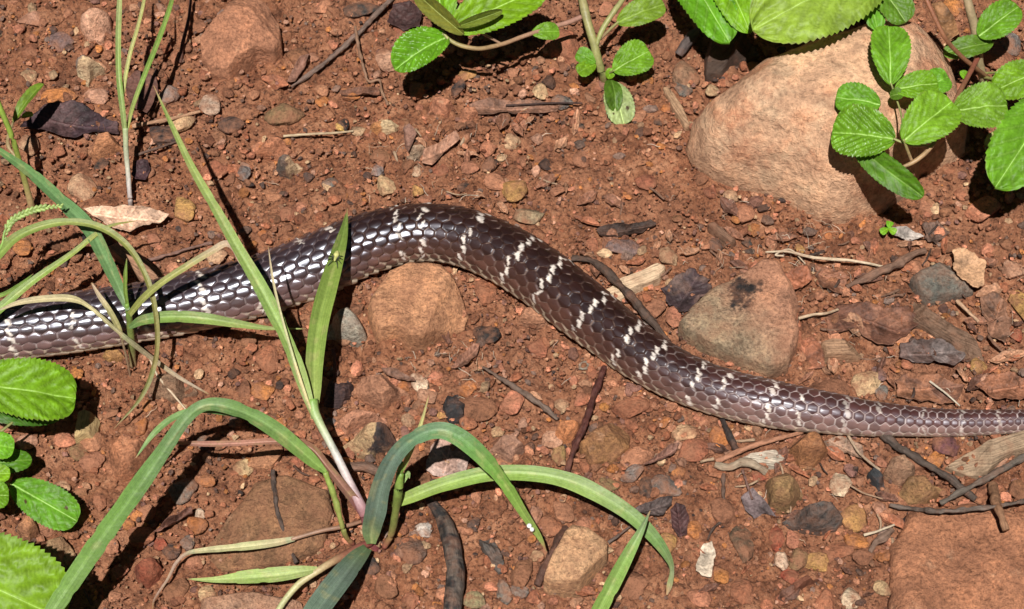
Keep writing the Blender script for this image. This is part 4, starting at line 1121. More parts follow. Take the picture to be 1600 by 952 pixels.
sheet('dead_leaf', [(1440, 355), (1465, 345), (1480, 368), (1462, 388), (1446, 378)], (.13, .075, .055), 'dark brown curled leaf piece behind the slate', seed=44, lift=1, curl=2, wave=1.6, vein=R(60), fuzz=.14)
sheet('dead_leaf', [(1285, 690), (1312, 684), (1345, 700), (1350, 722), (1325, 712), (1300, 706)], (.26, .16, .11), 'greyish brown leaf piece half under the lower edge of the tail', seed=45, lift=1, curl=1.5, wave=1.2, vein=R(-30), fuzz=.1)
# wood
slab('wood_chip', [(938, 455), (965, 437), (1000, 425), (1030, 412), (1041, 417), (1030, 440), (985, 460), (962, 475)], 5, (.60, .43, .28), 'pale splintered wood chip behind the dark curved twig', 'wood chip', shape=(9, 3), facets=1, seed=60, mat=M_WOOD, flute=R(28), rough=.03)
slab('driftwood', [(1478, 728), (1505, 710), (1540, 690), (1600, 672), (1640, 668), (1630, 700), (1580, 712), (1560, 728), (1540, 745), (1510, 742)], 6, (.33, .23, .15), 'broad weathered driftwood plank poking out below the tail', 'wood', shape=(9, 3), facets=1, seed=61, mat=M_WOOD, flute=R(22), rough=.03)
slab('wood_chip', [(117, 692), (120, 640), (130, 636), (153, 644), (152, 690), (135, 688)], 7, (.44, .31, .15), 'splintered tan wood chip standing in rubble beside the left herb', 'wood chip', shape=(9, 3), facets=2, seed=62, mat=M_WOOD, flute=R(86), rough=.05)
slab('wood_chip', [(165, 385), (185, 375), (215, 392), (256, 430), (250, 440), (222, 440), (190, 412)], 5, (.32, .175, .105), 'flat reddish brown strip of wood behind the grass tuft touching the snake', 'wood chip', shape=(9, 3), facets=1, seed=63, mat=M_WOOD, flute=R(-38), rough=.03)
slab('wood_chip', [(1282, 535), (1300, 530), (1335, 535), (1362, 560), (1330, 565), (1285, 568)], 7, (.34, .20, .12), 'squared tan wood block in the litter below the chocolate leaf', 'wood chip', shape=(9, 3), facets=1, seed=64, mat=M_WOOD, flute=R(0), rough=.05)
slab('bark_slab', [(1405, 465), (1430, 455), (1460, 480), (1490, 510), (1530, 535), (1540, 560), (1510, 558), (1470, 530), (1430, 500)], 8, (.17, .10, .065), 'furrowed dark brown bark slab running through the litter', 'bark', shape=(5, 2), facets=2, seed=65, mat=M_WOOD, flute=R(-38), rough=.09)
slab('charred_wood', [(1100, 128), (1104, 80), (1112, 52), (1150, 40), (1185, 50), (1190, 75), (1150, 105), (1125, 128)], 18, (.075, .048, .036), 'dark charred ridged wood stump behind the boulder', 'wood', shape=(5, 2), facets=3, seed=66, mat=M_WOOD, flute=R(78), rough=.1)
slab('wood_chip', [(1105, 352), (1112, 348), (1135, 365), (1150, 382), (1142, 387), (1120, 372)], 4, (.20, .11, .07), 'brown bark sliver lying over the shiny black pebble', 'wood chip', shape=(8, 3), facets=1, seed=67, mat=M_WOOD, flute=R(-45))
slab('wood_chip', [(1035, 138), (1042, 135), (1062, 165), (1078, 205), (1070, 208), (1050, 178)], 3, (.36, .22, .13), 'brown wood splinter left of the boulder', 'wood chip', shape=(8, 3), facets=1, seed=68, mat=M_WOOD, flute=R(-62))
slab('wood_chip', [(1122, 722), (1150, 718), (1175, 704), (1215, 700), (1232, 718), (1210, 728), (1170, 722)], 3, (.50, .43, .34), 'whitish grey splinter of driftwood under the terracotta chip', 'wood chip', shape=(8, 3), facets=1, seed=69, mat=M_WOOD, flute=R(-10))
slab('wood_chip', [(746, 838), (765, 828), (778, 850), (790, 888), (780, 898), (760, 872)], 5, (.10, .085, .075), 'charred splintered wood chip right of the curved stick', 'wood chip', shape=(6, 3), facets=2, seed=70, mat=M_WOOD, flute=R(-60), rough=.09)
slab('wood_chip', [(1235, 920), (1260, 900), (1282, 886), (1283, 896), (1262, 912), (1242, 930)], 5, (.17, .065, .038), 'short dark red brown stick below the mustard flat stone', 'wood chip', shape=(6, 3), facets=1, seed=71, mat=M_WOOD, flute=R(35))
slab('burnt_lump', [(690, 640), (695, 615), (715, 605), (730, 625), (726, 655), (705, 662)], 7, (.035, .033, .035), 'black burnt lump below the bend of the snake', 'charcoal', shape=(3, 2), facets=4, seed=72, rough=.16, mat=M_WOOD, flute=R(60))
slab('charcoal', [(1355, 738), (1368, 724), (1380, 745), (1384, 768), (1372, 766), (1360, 752)], 5, (.035, .037, .04), 'black charcoal splinter beside the greyish brown angular stone', 'charcoal', shape=(5, 2), facets=3, seed=74, mat=M_WOOD, flute=R(-65))
slab('charcoal', [(1326, 738), (1334, 727), (1343, 728), (1340, 738), (1330, 742)], 4, (.03, .032, .034), 'small oval charcoal bit above the round beige pebble', 'charcoal', shape=(3, 2), facets=1, seed=75, mat=M_WOOD, flute=R(30))
slab('charcoal', [(505, 640), (512, 590), (530, 600), (545, 585), (552, 600), (545, 620), (530, 640)], 5, (.05, .03, .03), 'dark maroon charred crust right of the joined grass blades', 'charcoal', shape=(3, 2), facets=4, seed=76, mat=M_WOOD, rough=.12)
# twigs
twig('twig', [(893, 404, 3), (925, 410, 4), (955, 432, 6), (985, 460, 8), (1010, 495, 6), (1045, 535, 3)], 6.0, (.085, .055, .042), 'dark curved twig crossing the pale wood chip and running behind the snake', seed=1, taper=(.7, 1, 1, .8))
twig('stick', [(670, 780, 4), (690, 805, 5), (705, 850, 6), (712, 900, 6), (702, 975, 5)], 14, (.11, .085, .07), 'thick charred curved stick right of the grass base', 'stick', seed=2, taper=(.55, .9, 1.1, 1, .9), col2=(.030, .028, .028), knob=.22, sides=16, n=90)
twig('twig', [(944, 572, 5), (930, 615, 6), (910, 670, 6), (893, 715, 4), (886, 742, 2)], 5.5, (.085, .028, .022), 'smooth dark red twig sticking out from under the snake', seed=3, taper=(.8, 1, 1, 1.0))
twig('twig', [(640, -30, 4), (608, 2, 4), (570, 40, 5), (530, 80, 5), (490, 112, 4), (456, 136, 2)], 4.2, (.19, .13, .105), 'long thin grey twig lying diagonally beside the rough reddish brown rock', seed=4, taper=(1.2, 1, .9, .7))
twig('twig', [(555, 42, 8), (560, 75, 8), (568, 108, 6), (576, 128, 3), (592, 126, 3), (598, 145, 3), (607, 165, 2)], 2.4, (.26, .15, .095), 'thin pale brown twig with a sharp bend left of the glossy wrinkled leaf', seed=5, taper=(1, .9, .8))
twig('twig', [(1370, 668, 3), (1395, 692, 4), (1440, 722, 5), (1480, 745, 5), (1525, 780, 3)], 6.5, (.085, .062, .050), 'long dark twig coming out from under the tail', seed=6, taper=(1, 1, .9, .7))
twig('twig', [(1640, 700, 9), (1600, 714, 9), (1560, 737, 10), (1515, 762, 11), (1470, 786, 6)], 5.5, (.13, .105, .085), 'grey weathered twig crossing over the dark one beside the driftwood', seed=7, taper=(1, 1, .8))
twig('twig', [(1118, 722, 3), (1150, 708, 4), (1185, 694, 5), (1220, 684, 5), (1255, 674, 3)], 4.6, (.42, .20, .12), 'peeled orange tan twig reaching out from the lower edge of the snake', seed=8, taper=(1, .9, .7), knob=.15)
twig('driftwood', [(1120, 728, 3), (1140, 730, 4), (1160, 722, 5), (1180, 726, 5), (1199, 738, 3)], 7, (.35, .27, .19), 'gnarled light grey driftwood root below the peeled twig', 'wood', seed=9, taper=(.7, 1, 1, .9), knob=.3)
twig('twig', [(1130, 655, 3), (1140, 680, 4), (1152, 705, 4)], 6, (.045, .035, .032), 'short black stick leaning under the lower edge of the snake', seed=10, taper=(1, 1, .9))
twig('twig', [(426, 735, 5), (432, 790, 6), (445, 835, 5), (462, 880, 3)], 4.0, (.085, .06, .05), 'thin dark twig running down between the grass stems', seed=11, taper=(1, .9, .8))
twig('twig', [(1322, 448, 3), (1350, 435, 4), (1395, 415, 5), (1430, 398, 4), (1447, 392, 3)], 6, (.20, .115, .08), 'brown stick lying across the pale root left of the slate', seed=12, taper=(.7, 1, 1.2, .8))
twig('twig', [(300, -30, 10), (296, 25, 8), (288, 60, 5), (280, 98, 1)], 3.2, (.115, .05, .036), 'dark brown upright twig left of the rough reddish brown rock', seed=13, taper=(.8, .9, 1.1), knob=.15)
twig('twig', [(230, 408, 3), (265, 398, 4), (300, 388, 4), (332, 380, 3)], 3.2, (.22, .125, .10), 'pinkish brown twig between the leaning grass blade and the wood strip', seed=14)
twig('twig', [(755, 575, 3), (785, 592, 4), (830, 622, 4), (872, 655, 2)], 5, (.16, .11, .085), 'grey brown half buried twig below the bend of the snake', seed=15, taper=(.5, 1, .9))
twig('stick', [(838, 915, 4), (850, 890, 5), (868, 855, 6), (884, 825, 4)], 7.5, (.10, .05, .036), 'dark brown stick along the side of the blocky tan rock', 'stick', seed=16, taper=(.7, 1, .9))
twig('twig', [(497, 718, 4), (530, 728, 5), (565, 730, 5), (593, 736, 4)], 8, (.18, .105, .075), 'short thick brown twig under the pale grass stem', seed=17, taper=(.7, 1, 1.1), knob=.3)
twig('twig', [(790, 165, 3), (830, 163, 4), (872, 161, 4), (910, 161, 3)], 1.8, (.06, .035, .03), 'straight thin dark twig over the grey round pebble', seed=18, knob=.1)
twig('twig', [(1060, 88, 3), (1070, 72, 6), (1082, 54, 8), (1096, 42, 6)], 7, (.10, .075, .07), 'short grey stick left of the charred wood', seed=19, taper=(1, 1, .8))
twig('straw', [(443, 213, 2), (480, 210, 4), (520, 208, 5), (552, 205, 3)], 2.3, (.55, .42, .27), 'pale straw beside the flat brick red stone', 'straw', seed=20, knob=.08)
twig('root', [(1196, 394, 3), (1230, 393, 5), (1270, 402, 6), (1330, 408, 6), (1382, 417, 3)], 2.4, (.60, .47, .33), 'long pale root on the soil in front of the boulder', 'root', seed=21, knob=.1, taper=(.6, 1, 1.1, .7))
twig('root', [(1225, 400, 4), (1212, 398, 4), (1235, 390, 5), (1258, 412, 2)], 1.6, (.58, .46, .33), 'short forked pale root curl at the end of the long root', 'root', seed=22, knob=.1)
twig('root', [(1248, 498, 3), (1270, 492, 5), (1290, 490, 6), (1310, 484, 4)], 2.6, (.54, .40, .27), 'pale split root right of the flat slab', 'root', seed=23, knob=.1)
twig('twig', [(1325, 680, 3), (1340, 705, 5), (1358, 722, 6), (1375, 735, 4)], 2.6, (.40, .29, .20), 'thin pale twig below the tail resting on the charcoal splinter', seed=24, knob=.1)
twig('twig', [(1330, 760, 3), (1350, 771, 4), (1380, 780, 3)], 1.7, (.36, .23, .15), 'fine pale twig right of the round beige pebble', seed=25, knob=.1)
twig('twig', [(1350, 836, 4), (1372, 830, 5), (1398, 820, 8)], 2.4, (.52, .42, .30), 'short whitish twig at the corner of the broad slab', seed=26, knob=.1)
twig('twig', [(1360, 862, 3), (1370, 848, 5), (1385, 838, 7), (1396, 828, 6)], 6, (.20, .125, .09), 'forked brown twig stub at the corner of the broad slab', seed=27, taper=(.8, 1, .8))
twig('twig', [(1390, 790, 3), (1420, 794, 5), (1470, 798, 16), (1510, 796, 17), (1560, 790, 16), (1620, 778, 8)], 3.6, (.15, .115, .095), 'grey twig lying along the back edge of the broad slab', seed=28, taper=(.8, 1.2, 1, 1))
twig('twig', [(1550, 760, 4), (1560, 800, 17), (1572, 830, 17)], 8, (.30, .16, .09), 'reddish brown splinter leaning on the back of the broad slab', seed=29, taper=(1, .9, .7), knob=.3)
twig('twig', [(210, 244, 2), (245, 232, 3), (275, 222, 3), (312, 176, 2)][:3], 2.4, (.14, .085, .065), 'thin brown twig by the orange brown flat stone', seed=30, knob=.1)
twig('straw', [(206, 198, 3), (245, 190, 4), (275, 183, 4), (312, 174, 3)], 3.6, (.44, .25, .15), 'light brown straw between the thin grass stems and pale pinkish block', 'straw', seed=31, knob=.2)
twig('straw', [(1495, 470, 3), (1510, 485, 4), (1530, 503, 3)], 3.4, (.52, .33, .21), 'short pinkish straw right of the bark slab', 'straw', seed=32, knob=.12)
twig('straw', [(1453, 596, 4), (1475, 612, 5), (1500, 634, 3)], 1.8, (.62, .54, .42), 'thin whitish straw just behind the tail', 'straw', seed=33, knob=.08)
twig('twig', [(1100, 690, 2), (1130, 740, 3), (1130, 780, 3), (1132, 808, 2)][1:], 3.4, (.13, .08, .06), 'dark thin twig between soft clods left of the torn grey leaf', seed=34)
twig('twig', [(1132, 812, 2), (1115, 825, 3), (1105, 845, 2)], 2.6, (.07, .045, .035), 'dark hooked twig end above the white bark flake', seed=35)
twig('twig', [(1160, 735, 2), (1168, 760, 4), (1175, 780, 4)], 2.2, (.18, .10, .08), 'thin brown leaf stalk above the torn purplish leaf', seed=36)
twig('twig', [(520, 545, 8), (523, 565, 5), (523, 590, 2)], 3.0, (.08, .035, .035), 'short purple stalk right of the joined grass blades', seed=37)
twig('twig', [(950, 848, 3), (965, 838, 4), (985, 822, 4)], 2.6, (.12, .085, .07), 'small grey twig below the arching blade shadow', seed=38)

# --- small litter that only its place tells apart
rng = np.random.default_rng(19)
def clear_spot(pad, xr, yr):
    for _ in range(200):
        x, y = rng.uniform(*xr), rng.uniform(*yr)
        q = g(x, y)
        if off_snake(q[0], q[1], pad) and not any((q[0] - a) ** 2 + (q[1] - b) ** 2 < (rr * .9) ** 2 for a, b, rr in BLOCK):
            return x, y
    return None
ZONES = [((1240, 1600), (360, 620)), ((1240, 1600), (360, 620)), ((560, 900), (150, 330)), ((0, 1600), (0, 952)), ((900, 1240), (300, 460)), ((1100, 1400), (680, 952))]
for i in range(92):
    sp = clear_spot(.006, *ZONES[i % len(ZONES)])
    if not sp: continue
    x, y = sp; L = rng.uniform(9, 26); w = L * rng.uniform(.25, .55); a = rng.uniform(0, 3.14)
    ca, sa = math.cos(a), math.sin(a)
    O = [(x + ca * u * L - sa * v * w, y + (sa * u * L + ca * v * w) * .85) for u, v in ((-1, 0), (-.6, .7), (0, 1), (.6, .6), (1, .1), (.5, -.8), (-.3, -1), (-.8, -.5))]
    c = [(.22, .10, .06), (.13, .06, .04), (.33, .17, .10), (.28, .105, .055)][i % 4]
    kind = ['brown', 'dark brown', 'light brown', 'russet'][i % 4]
    sheet('leaf_scrap', O, c, 'small %s scrap of dead leaf lying loose on the soil' % kind, 'leaf scrap', seed=200 + i, n=34, rings=8, curl=2.2, wave=1.6, lift=.9, fuzz=.16, vein=-a, group=kind + ' leaf scraps on the soil')
for i in range(44):
    sp = clear_spot(.004, *ZONES[i % len(ZONES)])
    if not sp: continue
    x, y = sp; L = rng.uniform(14, 40); a = rng.uniform(0, 3.14); b = a + rng.uniform(-.5, .5)
    kind, c = [('dark', (.06, .04, .033)), ('brown', (.19, .105, .07)), ('pale', (.42, .29, .19))][i % 3]
    twig('twig_bit', [(x - L * .5 * math.cos(a), y - L * .5 * math.sin(a) * .85, 1.5), (x, y, 2.5), (x + L * .5 * math.cos(b), y + L * .5 * math.sin(b) * .85, 1.5)], rng.uniform(1.3, 3.0), c,
         'short %s bit of twig lying loose on the soil' % kind, 'twig', seed=300 + i, n=14, sides=6, knob=.2, group=kind + ' bits of twig on the soil')
def build_rootlets():
    rng = np.random.default_rng(8)
    Vs, Fs, Cs = [], [], []; base = 0; F3 = []
    zones = [((1180, 1400), (330, 480)), ((1040, 1300), (300, 430)), ((1200, 1600), (360, 640)), ((640, 780), (520, 620)), ((0, 1600), (0, 952)), ((0, 1600), (0, 952)), ((560, 860), (180, 330))]
    for i in range(330):
        zx, zy = zones[i % len(zones)]
        x, y = rng.uniform(*zx), rng.uniform(*zy)
        L = rng.uniform(5, 20) if i % 6 else rng.uniform(16, 40)
        a = rng.uniform(0, 6.28); pts = []
        for k in range(6):
            p = g(x, y); h = .0010 + .0016 * math.sin(k / 5 * 3.14) * rng.uniform(.4, 1.5)
            pts.append((p[0], p[1], p[2] + h))
            x += math.cos(a) * L / 5; y += math.sin(a) * L / 5 * .85; a += rng.normal(0, .32)
        C = spline(np.array(pts), 10)
        V, F, u = tube(C, np.linspace(1, .5, 10) * rng.uniform(.00008, .00018), 4)
        Vs.append(V); Fs.append(F[0] + base); F3.append(F[1] + base); base += len(V)
        c = np.array([(.55, .42, .30), (.44, .30, .20), (.66, .56, .44), (.26, .14, .09)][i % 4]) * rng.uniform(.7, 1.1)
        Cs.append(np.tile(c, (len(V), 1)))
    o = link('rootlets', mk_mesh('rootlets', np.vstack(Vs), [np.vstack(Fs), np.vstack(F3)], col=np.vstack(Cs)), M_FIBRE)
    tag(o, 'fine pale rootlets and fibres strewn over the soil', 'root fibres'); o['kind'] = 'stuff'
build_rootlets()

# ------------------------------------------------------------------ plants
def col_along(u, stops):
    t = np.array([s[0] for s in stops]); c = np.array([s[1] for s in stops], float)
    return np.stack([np.interp(u, t, c[:, k]) for k in range(3)], -1)
def blade(parent, path, stops, fold=.25, roll=0.0, name='blade', n=70, m=9, seed=0, mat=None, label=None, hint=None, wavy=.0):
    """grass blade; path rows (px, py, height mm, width px)"""
    rows = []
    for x, y, z, w in path:
        p = at(x, y, z * .001); rows.append((*p, w * pxm(p)))
    C = spline(np.array(rows), n)
    P, W = C[:, :3], np.maximum(C[:, 3], 2e-5)
    T = unit(np.gradient(P, axis=0))
    hv = unit(np.array(hint)) if hint is not None else unit(BACK * .8 + np.array([0, 0, .5]))
    S = unit(np.cross(T, hv)); Nn = np.cross(S, T)
    a = np.broadcast_to(np.interp(np.linspace(0, 1, n), np.linspace(0, 1, len(roll)), roll) if hasattr(roll, '__len__') else roll, (n,))
    S, Nn = S * np.cos(a)[:, None] + Nn * np.sin(a)[:, None], Nn * np.cos(a)[:, None] - S * np.sin(a)[:, None]
    v = np.linspace(-1, 1, m)
    u = np.linspace(0, 1, n)
    edge = 1 + .07 * fbm(np.c_[P * 60], 2, seed) - .13 * smooth(.45, .65, vnoise(P * 150, seed + 3)) * (np.linspace(0, 1, n) > .15)
    V = P[:, None, :] + (S * (W * edge / 2)[:, None])[:, None, :] * v[None, :, None] + (Nn * (W / 2)[:, None])[:, None, :] * ((np.abs(v) - .5) * fold)[None, :, None]
    if wavy:
        V = V + (Nn * W[:, None])[:, None, :] * (wavy * fbm(np.stack([np.repeat(u * 7, m).reshape(n, m), np.tile(v, (n, 1)) * .6, np.zeros((n, m))], -1), 2, seed))[..., None]
    c = col_along(u, stops)
    green = (c[:, 1:2] > c[:, :1] * 1.05)
    c = np.where(green, c * np.array((1.32, 1.03, 1.05)), c); c = c * .9 + .1 * c.mean(-1, keepdims=True)
    c = c[:, None, :] * np.ones((1, m, 1))
    tipb = smooth(.955, .99, u)[:, None, None]; c = c * (1 - tipb) + np.array((.36, .22, .10)) * tipb
    rust_ = smooth(.50, .62, fbm(np.stack([np.repeat(u * 26, m).reshape(n, m), np.tile(v, (n, 1)) * 1.5, np.full((n, m), seed * 1.7)], -1), 2, seed + 1))[..., None]
    c = c * (1 - .28 * rust_) + np.array((.40, .36, .15)) * .28 * rust_
    mid = np.exp(-(v / .10) ** 2)[None, :, None]
    c = c * (1 + .22 * mid) + .015 * mid * np.array((1, 1, .6))
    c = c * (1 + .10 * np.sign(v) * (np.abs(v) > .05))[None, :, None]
    uv = np.stack([np.repeat(u, m), np.tile(v * .5 + .5, n)], -1)
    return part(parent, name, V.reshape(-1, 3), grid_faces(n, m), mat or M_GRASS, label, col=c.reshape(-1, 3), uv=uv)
def stem(parent, path, stops, name='stem', n=40, sides=10, mat=None, knob=.06, seed=0, label=None):
    rows = []
    for x, y, z, w in path:
        p = at(x, y, z * .001); rows.append((*p, w * pxm(p) / 2))
    C = spline(np.array(rows), n)
    V, F, u = tube(C[:, :3], C[:, 3], sides, knob, seed)
    uv = np.stack([u, np.concatenate([np.tile(np.linspace(0, 1, sides), n), [0, 0]])], -1)
    return part(parent, name, V, F, mat or M_STEM, label, col=col_along(u, stops), uv=uv)
def leaf(parent, base, tip, width, col, roll=0.0, bow=.08, fold=.12, quilt=.55, teeth=16, wide=.42, name='leaf', seed=0, label=None, droop=0.0, spots=0, vein_gain=.7, hint=None, nu=None, nv=None, mat=None, side=0.0, petiole=True, blunt=.55):
    """broad serrated leaf from base (px,py,mm) to tip (px,py,mm); relief carries the veins"""
    B = at(base[0], base[1], base[2] * .001); T_ = at(tip[0], tip[1], tip[2] * .001)
    big_ = width > 45
    nu = nu or (150 if big_ else 84); nv = nv or (41 if big_ else 25)
    rj = np.random.default_rng(seed + 70); col = np.array(col) * (rj.uniform(.80, 1.18), 1, rj.uniform(.8, 1.6)) * rj.uniform(.88, 1.1)
    L = np.linalg.norm(T_ - B); d = (T_ - B) / L
    W = width * pxm(B) / 2
    hv = unit(np.array(hint)) if hint is not None else unit(BACK * .75 + np.array([0, 0, .5]))
    S = unit(np.cross(d, hv)); Nn = np.cross(S, d)
    S, Nn = S * math.cos(roll) + Nn * math.sin(roll), Nn * math.cos(roll) - S * math.sin(roll)
    u = np.linspace(0, 1, nu); v = np.linspace(-1, 1, nv)
    a_, b_ = wide, 1 - wide
    f = (np.clip(u, 0, 1) ** (a_ * 1.25)) * (np.clip(1 - u, 0, 1) ** (b_ * (1.0 - blunt * .45)))
    f = f / f.max()
    ph = u * teeth
    saw = (ph - np.floor(ph))
    tooth = 1 + (.075 * (saw - .5)) * smooth(.02, .12, u) * smooth(1.0, .9, u)
    U, Vv = np.meshgrid(u, v, indexing='ij')
    hw = (f * tooth)[:, None] * np.where(Vv < 0, 1 + side, 1 - side)
    lead = .10 * (1 - np.abs(Vv))
    nvn = 6.5
    phase = U * nvn - np.abs(Vv) * f[:, None] * 1.55 * (W / L) * nvn * .9
    pf = phase - np.round(phase)
    sv = np.exp(-(pf / .075) ** 2) * smooth(.03, .10, np.abs(Vv)) * smooth(1.02, .75, np.abs(Vv)) * smooth(.0, .08, U)
    mv = np.exp(-(Vv * f[:, None] / .045) ** 2)
    q = (np.cos(2 * math.pi * phase) * -.5 + .5) * smooth(.0, .35, np.abs(Vv)) * smooth(1.05, .7, np.abs(Vv))
    nz = fbm(np.stack([U * 5 + seed * 3.1, Vv * 3, np.zeros_like(U)], -1), 3, seed)
    fine = fbm(np.stack([U * 22 + seed, Vv * 11, np.zeros_like(U)], -1), 2, seed + 9)
    z = W * (fold * (np.abs(Vv) * hw - .35) * 1.6 + quilt * .045 * q - .05 * mv + .07 * nz + .012 * quilt * fine) + L * (bow * np.sin(math.pi * U) - droop * U ** 2)
    # teeth point forward
    P = B + d * (U * L + .0)[..., None] + S * (Vv * hw * W)[..., None] + Nn * z[..., None]
    P = P + d * (-(1 - U) * .0)[..., None]
    col = tuple(np.array(col) * (1.38, .98, .8))
    c = np.array(col, float) * (1 + .16 * nz + .10 * fine)[..., None]
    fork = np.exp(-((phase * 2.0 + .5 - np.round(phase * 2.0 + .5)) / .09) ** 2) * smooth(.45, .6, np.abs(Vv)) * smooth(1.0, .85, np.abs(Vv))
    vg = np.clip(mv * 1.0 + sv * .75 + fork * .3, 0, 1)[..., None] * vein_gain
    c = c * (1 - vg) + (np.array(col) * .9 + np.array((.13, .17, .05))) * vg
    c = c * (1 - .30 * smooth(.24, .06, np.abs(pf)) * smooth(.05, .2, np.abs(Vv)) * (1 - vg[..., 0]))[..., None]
    rngl = np.random.default_rng(seed + 5)
    for k in range(spots):
        cu, cv, r = rngl.uniform(.15, .85), rngl.uniform(-.8, .8), rngl.uniform(.02, .05)
        w = smooth(r * 1.3, r * .7, np.hypot(U - cu, (Vv - cv) * W / L) + .012 * fine)[..., None]
        c = c * (1 - w) + np.array((.075, .05, .02)) * w
    # browned margin in places
    br = (smooth(.93, 1.0, np.abs(Vv)) * smooth(.1, .5, nz) * .6)[..., None]
    c = c * (1 - br) + np.array((.16, .13, .05)) * br
    uv = np.stack([U, Vv * .5 + .5], -1).reshape(-1, 2)
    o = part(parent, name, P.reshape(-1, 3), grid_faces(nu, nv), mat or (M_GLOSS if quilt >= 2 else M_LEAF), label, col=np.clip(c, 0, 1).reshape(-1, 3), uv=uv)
    if big_:
        mr = P[2:-3, nv // 2] + Nn * .0002
        Vm, Fm, um = tube(mr, np.linspace(.00055, .00018, len(mr)), 6)
        part(o, 'midrib', Vm, Fm, M_STEM, base=np.array(parent.location), col=np.array(col) * .8 + np.array((.16, .20, .08)))
    return o, P
bright = (.125, .385, .014); mid = (.088, .295, .012); deep = (.048, .170, .010); oliveg = (.115, .185, .030); paleg = (.33, .42, .16)
GB = (.145, .310, .045); GD = (.085, .20, .05); GBLUE = (.060, .160, .085); GY = (.26, .36, .08); DRYC = (.46, .31, .19); PALE_STEM = (.50, .47, .42); REDST = (.20, .055, .055)

# grass A: thin stems
GA = thing('grass_plant', 'thin upright grass with one pale stem splitting into three narrow blades', 'grass plant', g(204, 325))
stem(GA, [(205, 332, -3, 7), (203, 310, 6, 7.5), (200, 270, 14, 8), (197, 235, 22, 8.5), (196, 200, 30, 9)], [(0, (.33, .22, .18)), (.3, (.48, .42, .40)), (1, (.34, .40, .20))], label='pale whitish lower stem')
blade(GA, [(196, 215, 27, 6), (192, 175, 36, 9), (186, 120, 45, 9), (185, 60, 52, 9), (187, 0, 58, 8), (190, -60, 62, 3)], [(0, (.22, .34, .12)), (.3, GB), (1, (.30, .40, .16))], fold=.5, seed=1)
blade(GA, [(192, 170, 35, 3), (193, 140, 40, 6), (203, 85, 47, 6), (216, 40, 52, 6), (225, 0, 56, 5), (228, -40, 58, 1)], [(0, GY), (1, (.32, .40, .12))], fold=.4, seed=2)
blade(GA, [(198, 205, 29, 5), (208, 165, 32, 7), (228, 112, 36, 8), (248, 62, 38, 8), (266, 10, 40, 7), (278, -40, 37, 2)], [(0, GY), (.3, GB), (1, GB)], fold=.4, seed=3)

# grass B: tuft in front of the snake's left part
GBp = thing('grass_plant', 'grass tuft growing close in front of the snake with one long horizontal blade', 'grass plant', g(207, 562))
stem(GBp, [(208, 572, -4, 12), (207, 555, 3, 11), (205, 530, 14, 12), (203, 505, 25, 11), (200, 485, 34, 9), (198, 475, 38, 6)], [(0, (.24, .16, .09)), (.3, (.20, .22, .07)), (1, (.16, .28, .05))])
blade(GBp, [(200, 485, 36, 7), (188, 455, 40, 16), (165, 405, 43, 21), (140, 358, 45, 23), (100, 318, 46, 22), (50, 272, 46, 17), (0, 236, 44, 9), (-30, 216, 42, 2)], [(0, (.09, .22, .06)), (.4, (.085, .235, .075)), (1, (.10, .26, .07))], fold=.35, seed=4)
blade(GBp, [(202, 512, 28, 6), (225, 500, 32, 17), (270, 495, 34, 19), (320, 498, 34, 18), (370, 506, 31, 13), (420, 513, 27, 6), (478, 514, 23, 1)], [(0, GD), (.25, GB), (1, (.24, .38, .10))], fold=.35, seed=5)
blade(GBp, [(202, 492, 34, 9), (225, 465, 42, 11), (255, 440, 48, 11), (295, 414, 53, 11), (330, 393, 55, 11), (352, 381, 55, 11), (366, 388, 52, 10), (376, 408, 46, 8), (392, 432, 40, 2)], [(0, (.19, .27, .055)), (.45, (.24, .32, .07)), (.6, (.40, .32, .14)), (.75, (.58, .42, .29)), (1, (.60, .44, .33))], fold=.3, seed=6)
blade(GBp, [(0, 484, 44, 4), (30, 473, 45, 8), (70, 467, 44, 11), (112, 467, 42, 11), (140, 480, 38, 6), (175, 510, 32, 7), (205, 535, 26, 8), (240, 562, 14, 8), (280, 590, 7, 6), (326, 616, 3, 2)], [(0, (.42, .44, .24)), (.35, (.42, .48, .22)), (.5, (.24, .28, .12)), (.7, (.38, .30, .18)), (1, (.44, .31, .21))], fold=.4, seed=7, name='dry_blade')
blade(GBp, [(192, 532, 22, 3), (184, 510, 30, 9), (170, 484, 38, 9), (155, 462, 42, 7), (143, 442, 44, 2)], [(0, (.36, .33, .12)), (.5, (.44, .42, .17)), (1, (.50, .33, .22))], fold=.3, seed=8, name='dry_blade')
blade(GBp, [(200, 482, 36, 5), (196, 455, 44, 6), (196, 430, 50, 6), (198, 404, 54, 1)], [(0, GB), (1, (.13, .25, .03))], fold=.7, seed=9)
stem(GBp, [(189, 526, 24, 3.5), (197, 556, 12, 4), (203, 586, 1, 3), (205, 600, -3, 2)], [(0, (.30, .22, .13)), (1, (.20, .11, .07))], name='dry_stem')
stem(GBp, [(232, 556, 12, 2.5), (245, 585, 9, 4), (265, 610, 5, 4), (292, 642, 2, 2.5)], [(0, (.50, .38, .26)), (1, (.44, .33, .22))], name='dry_stem')

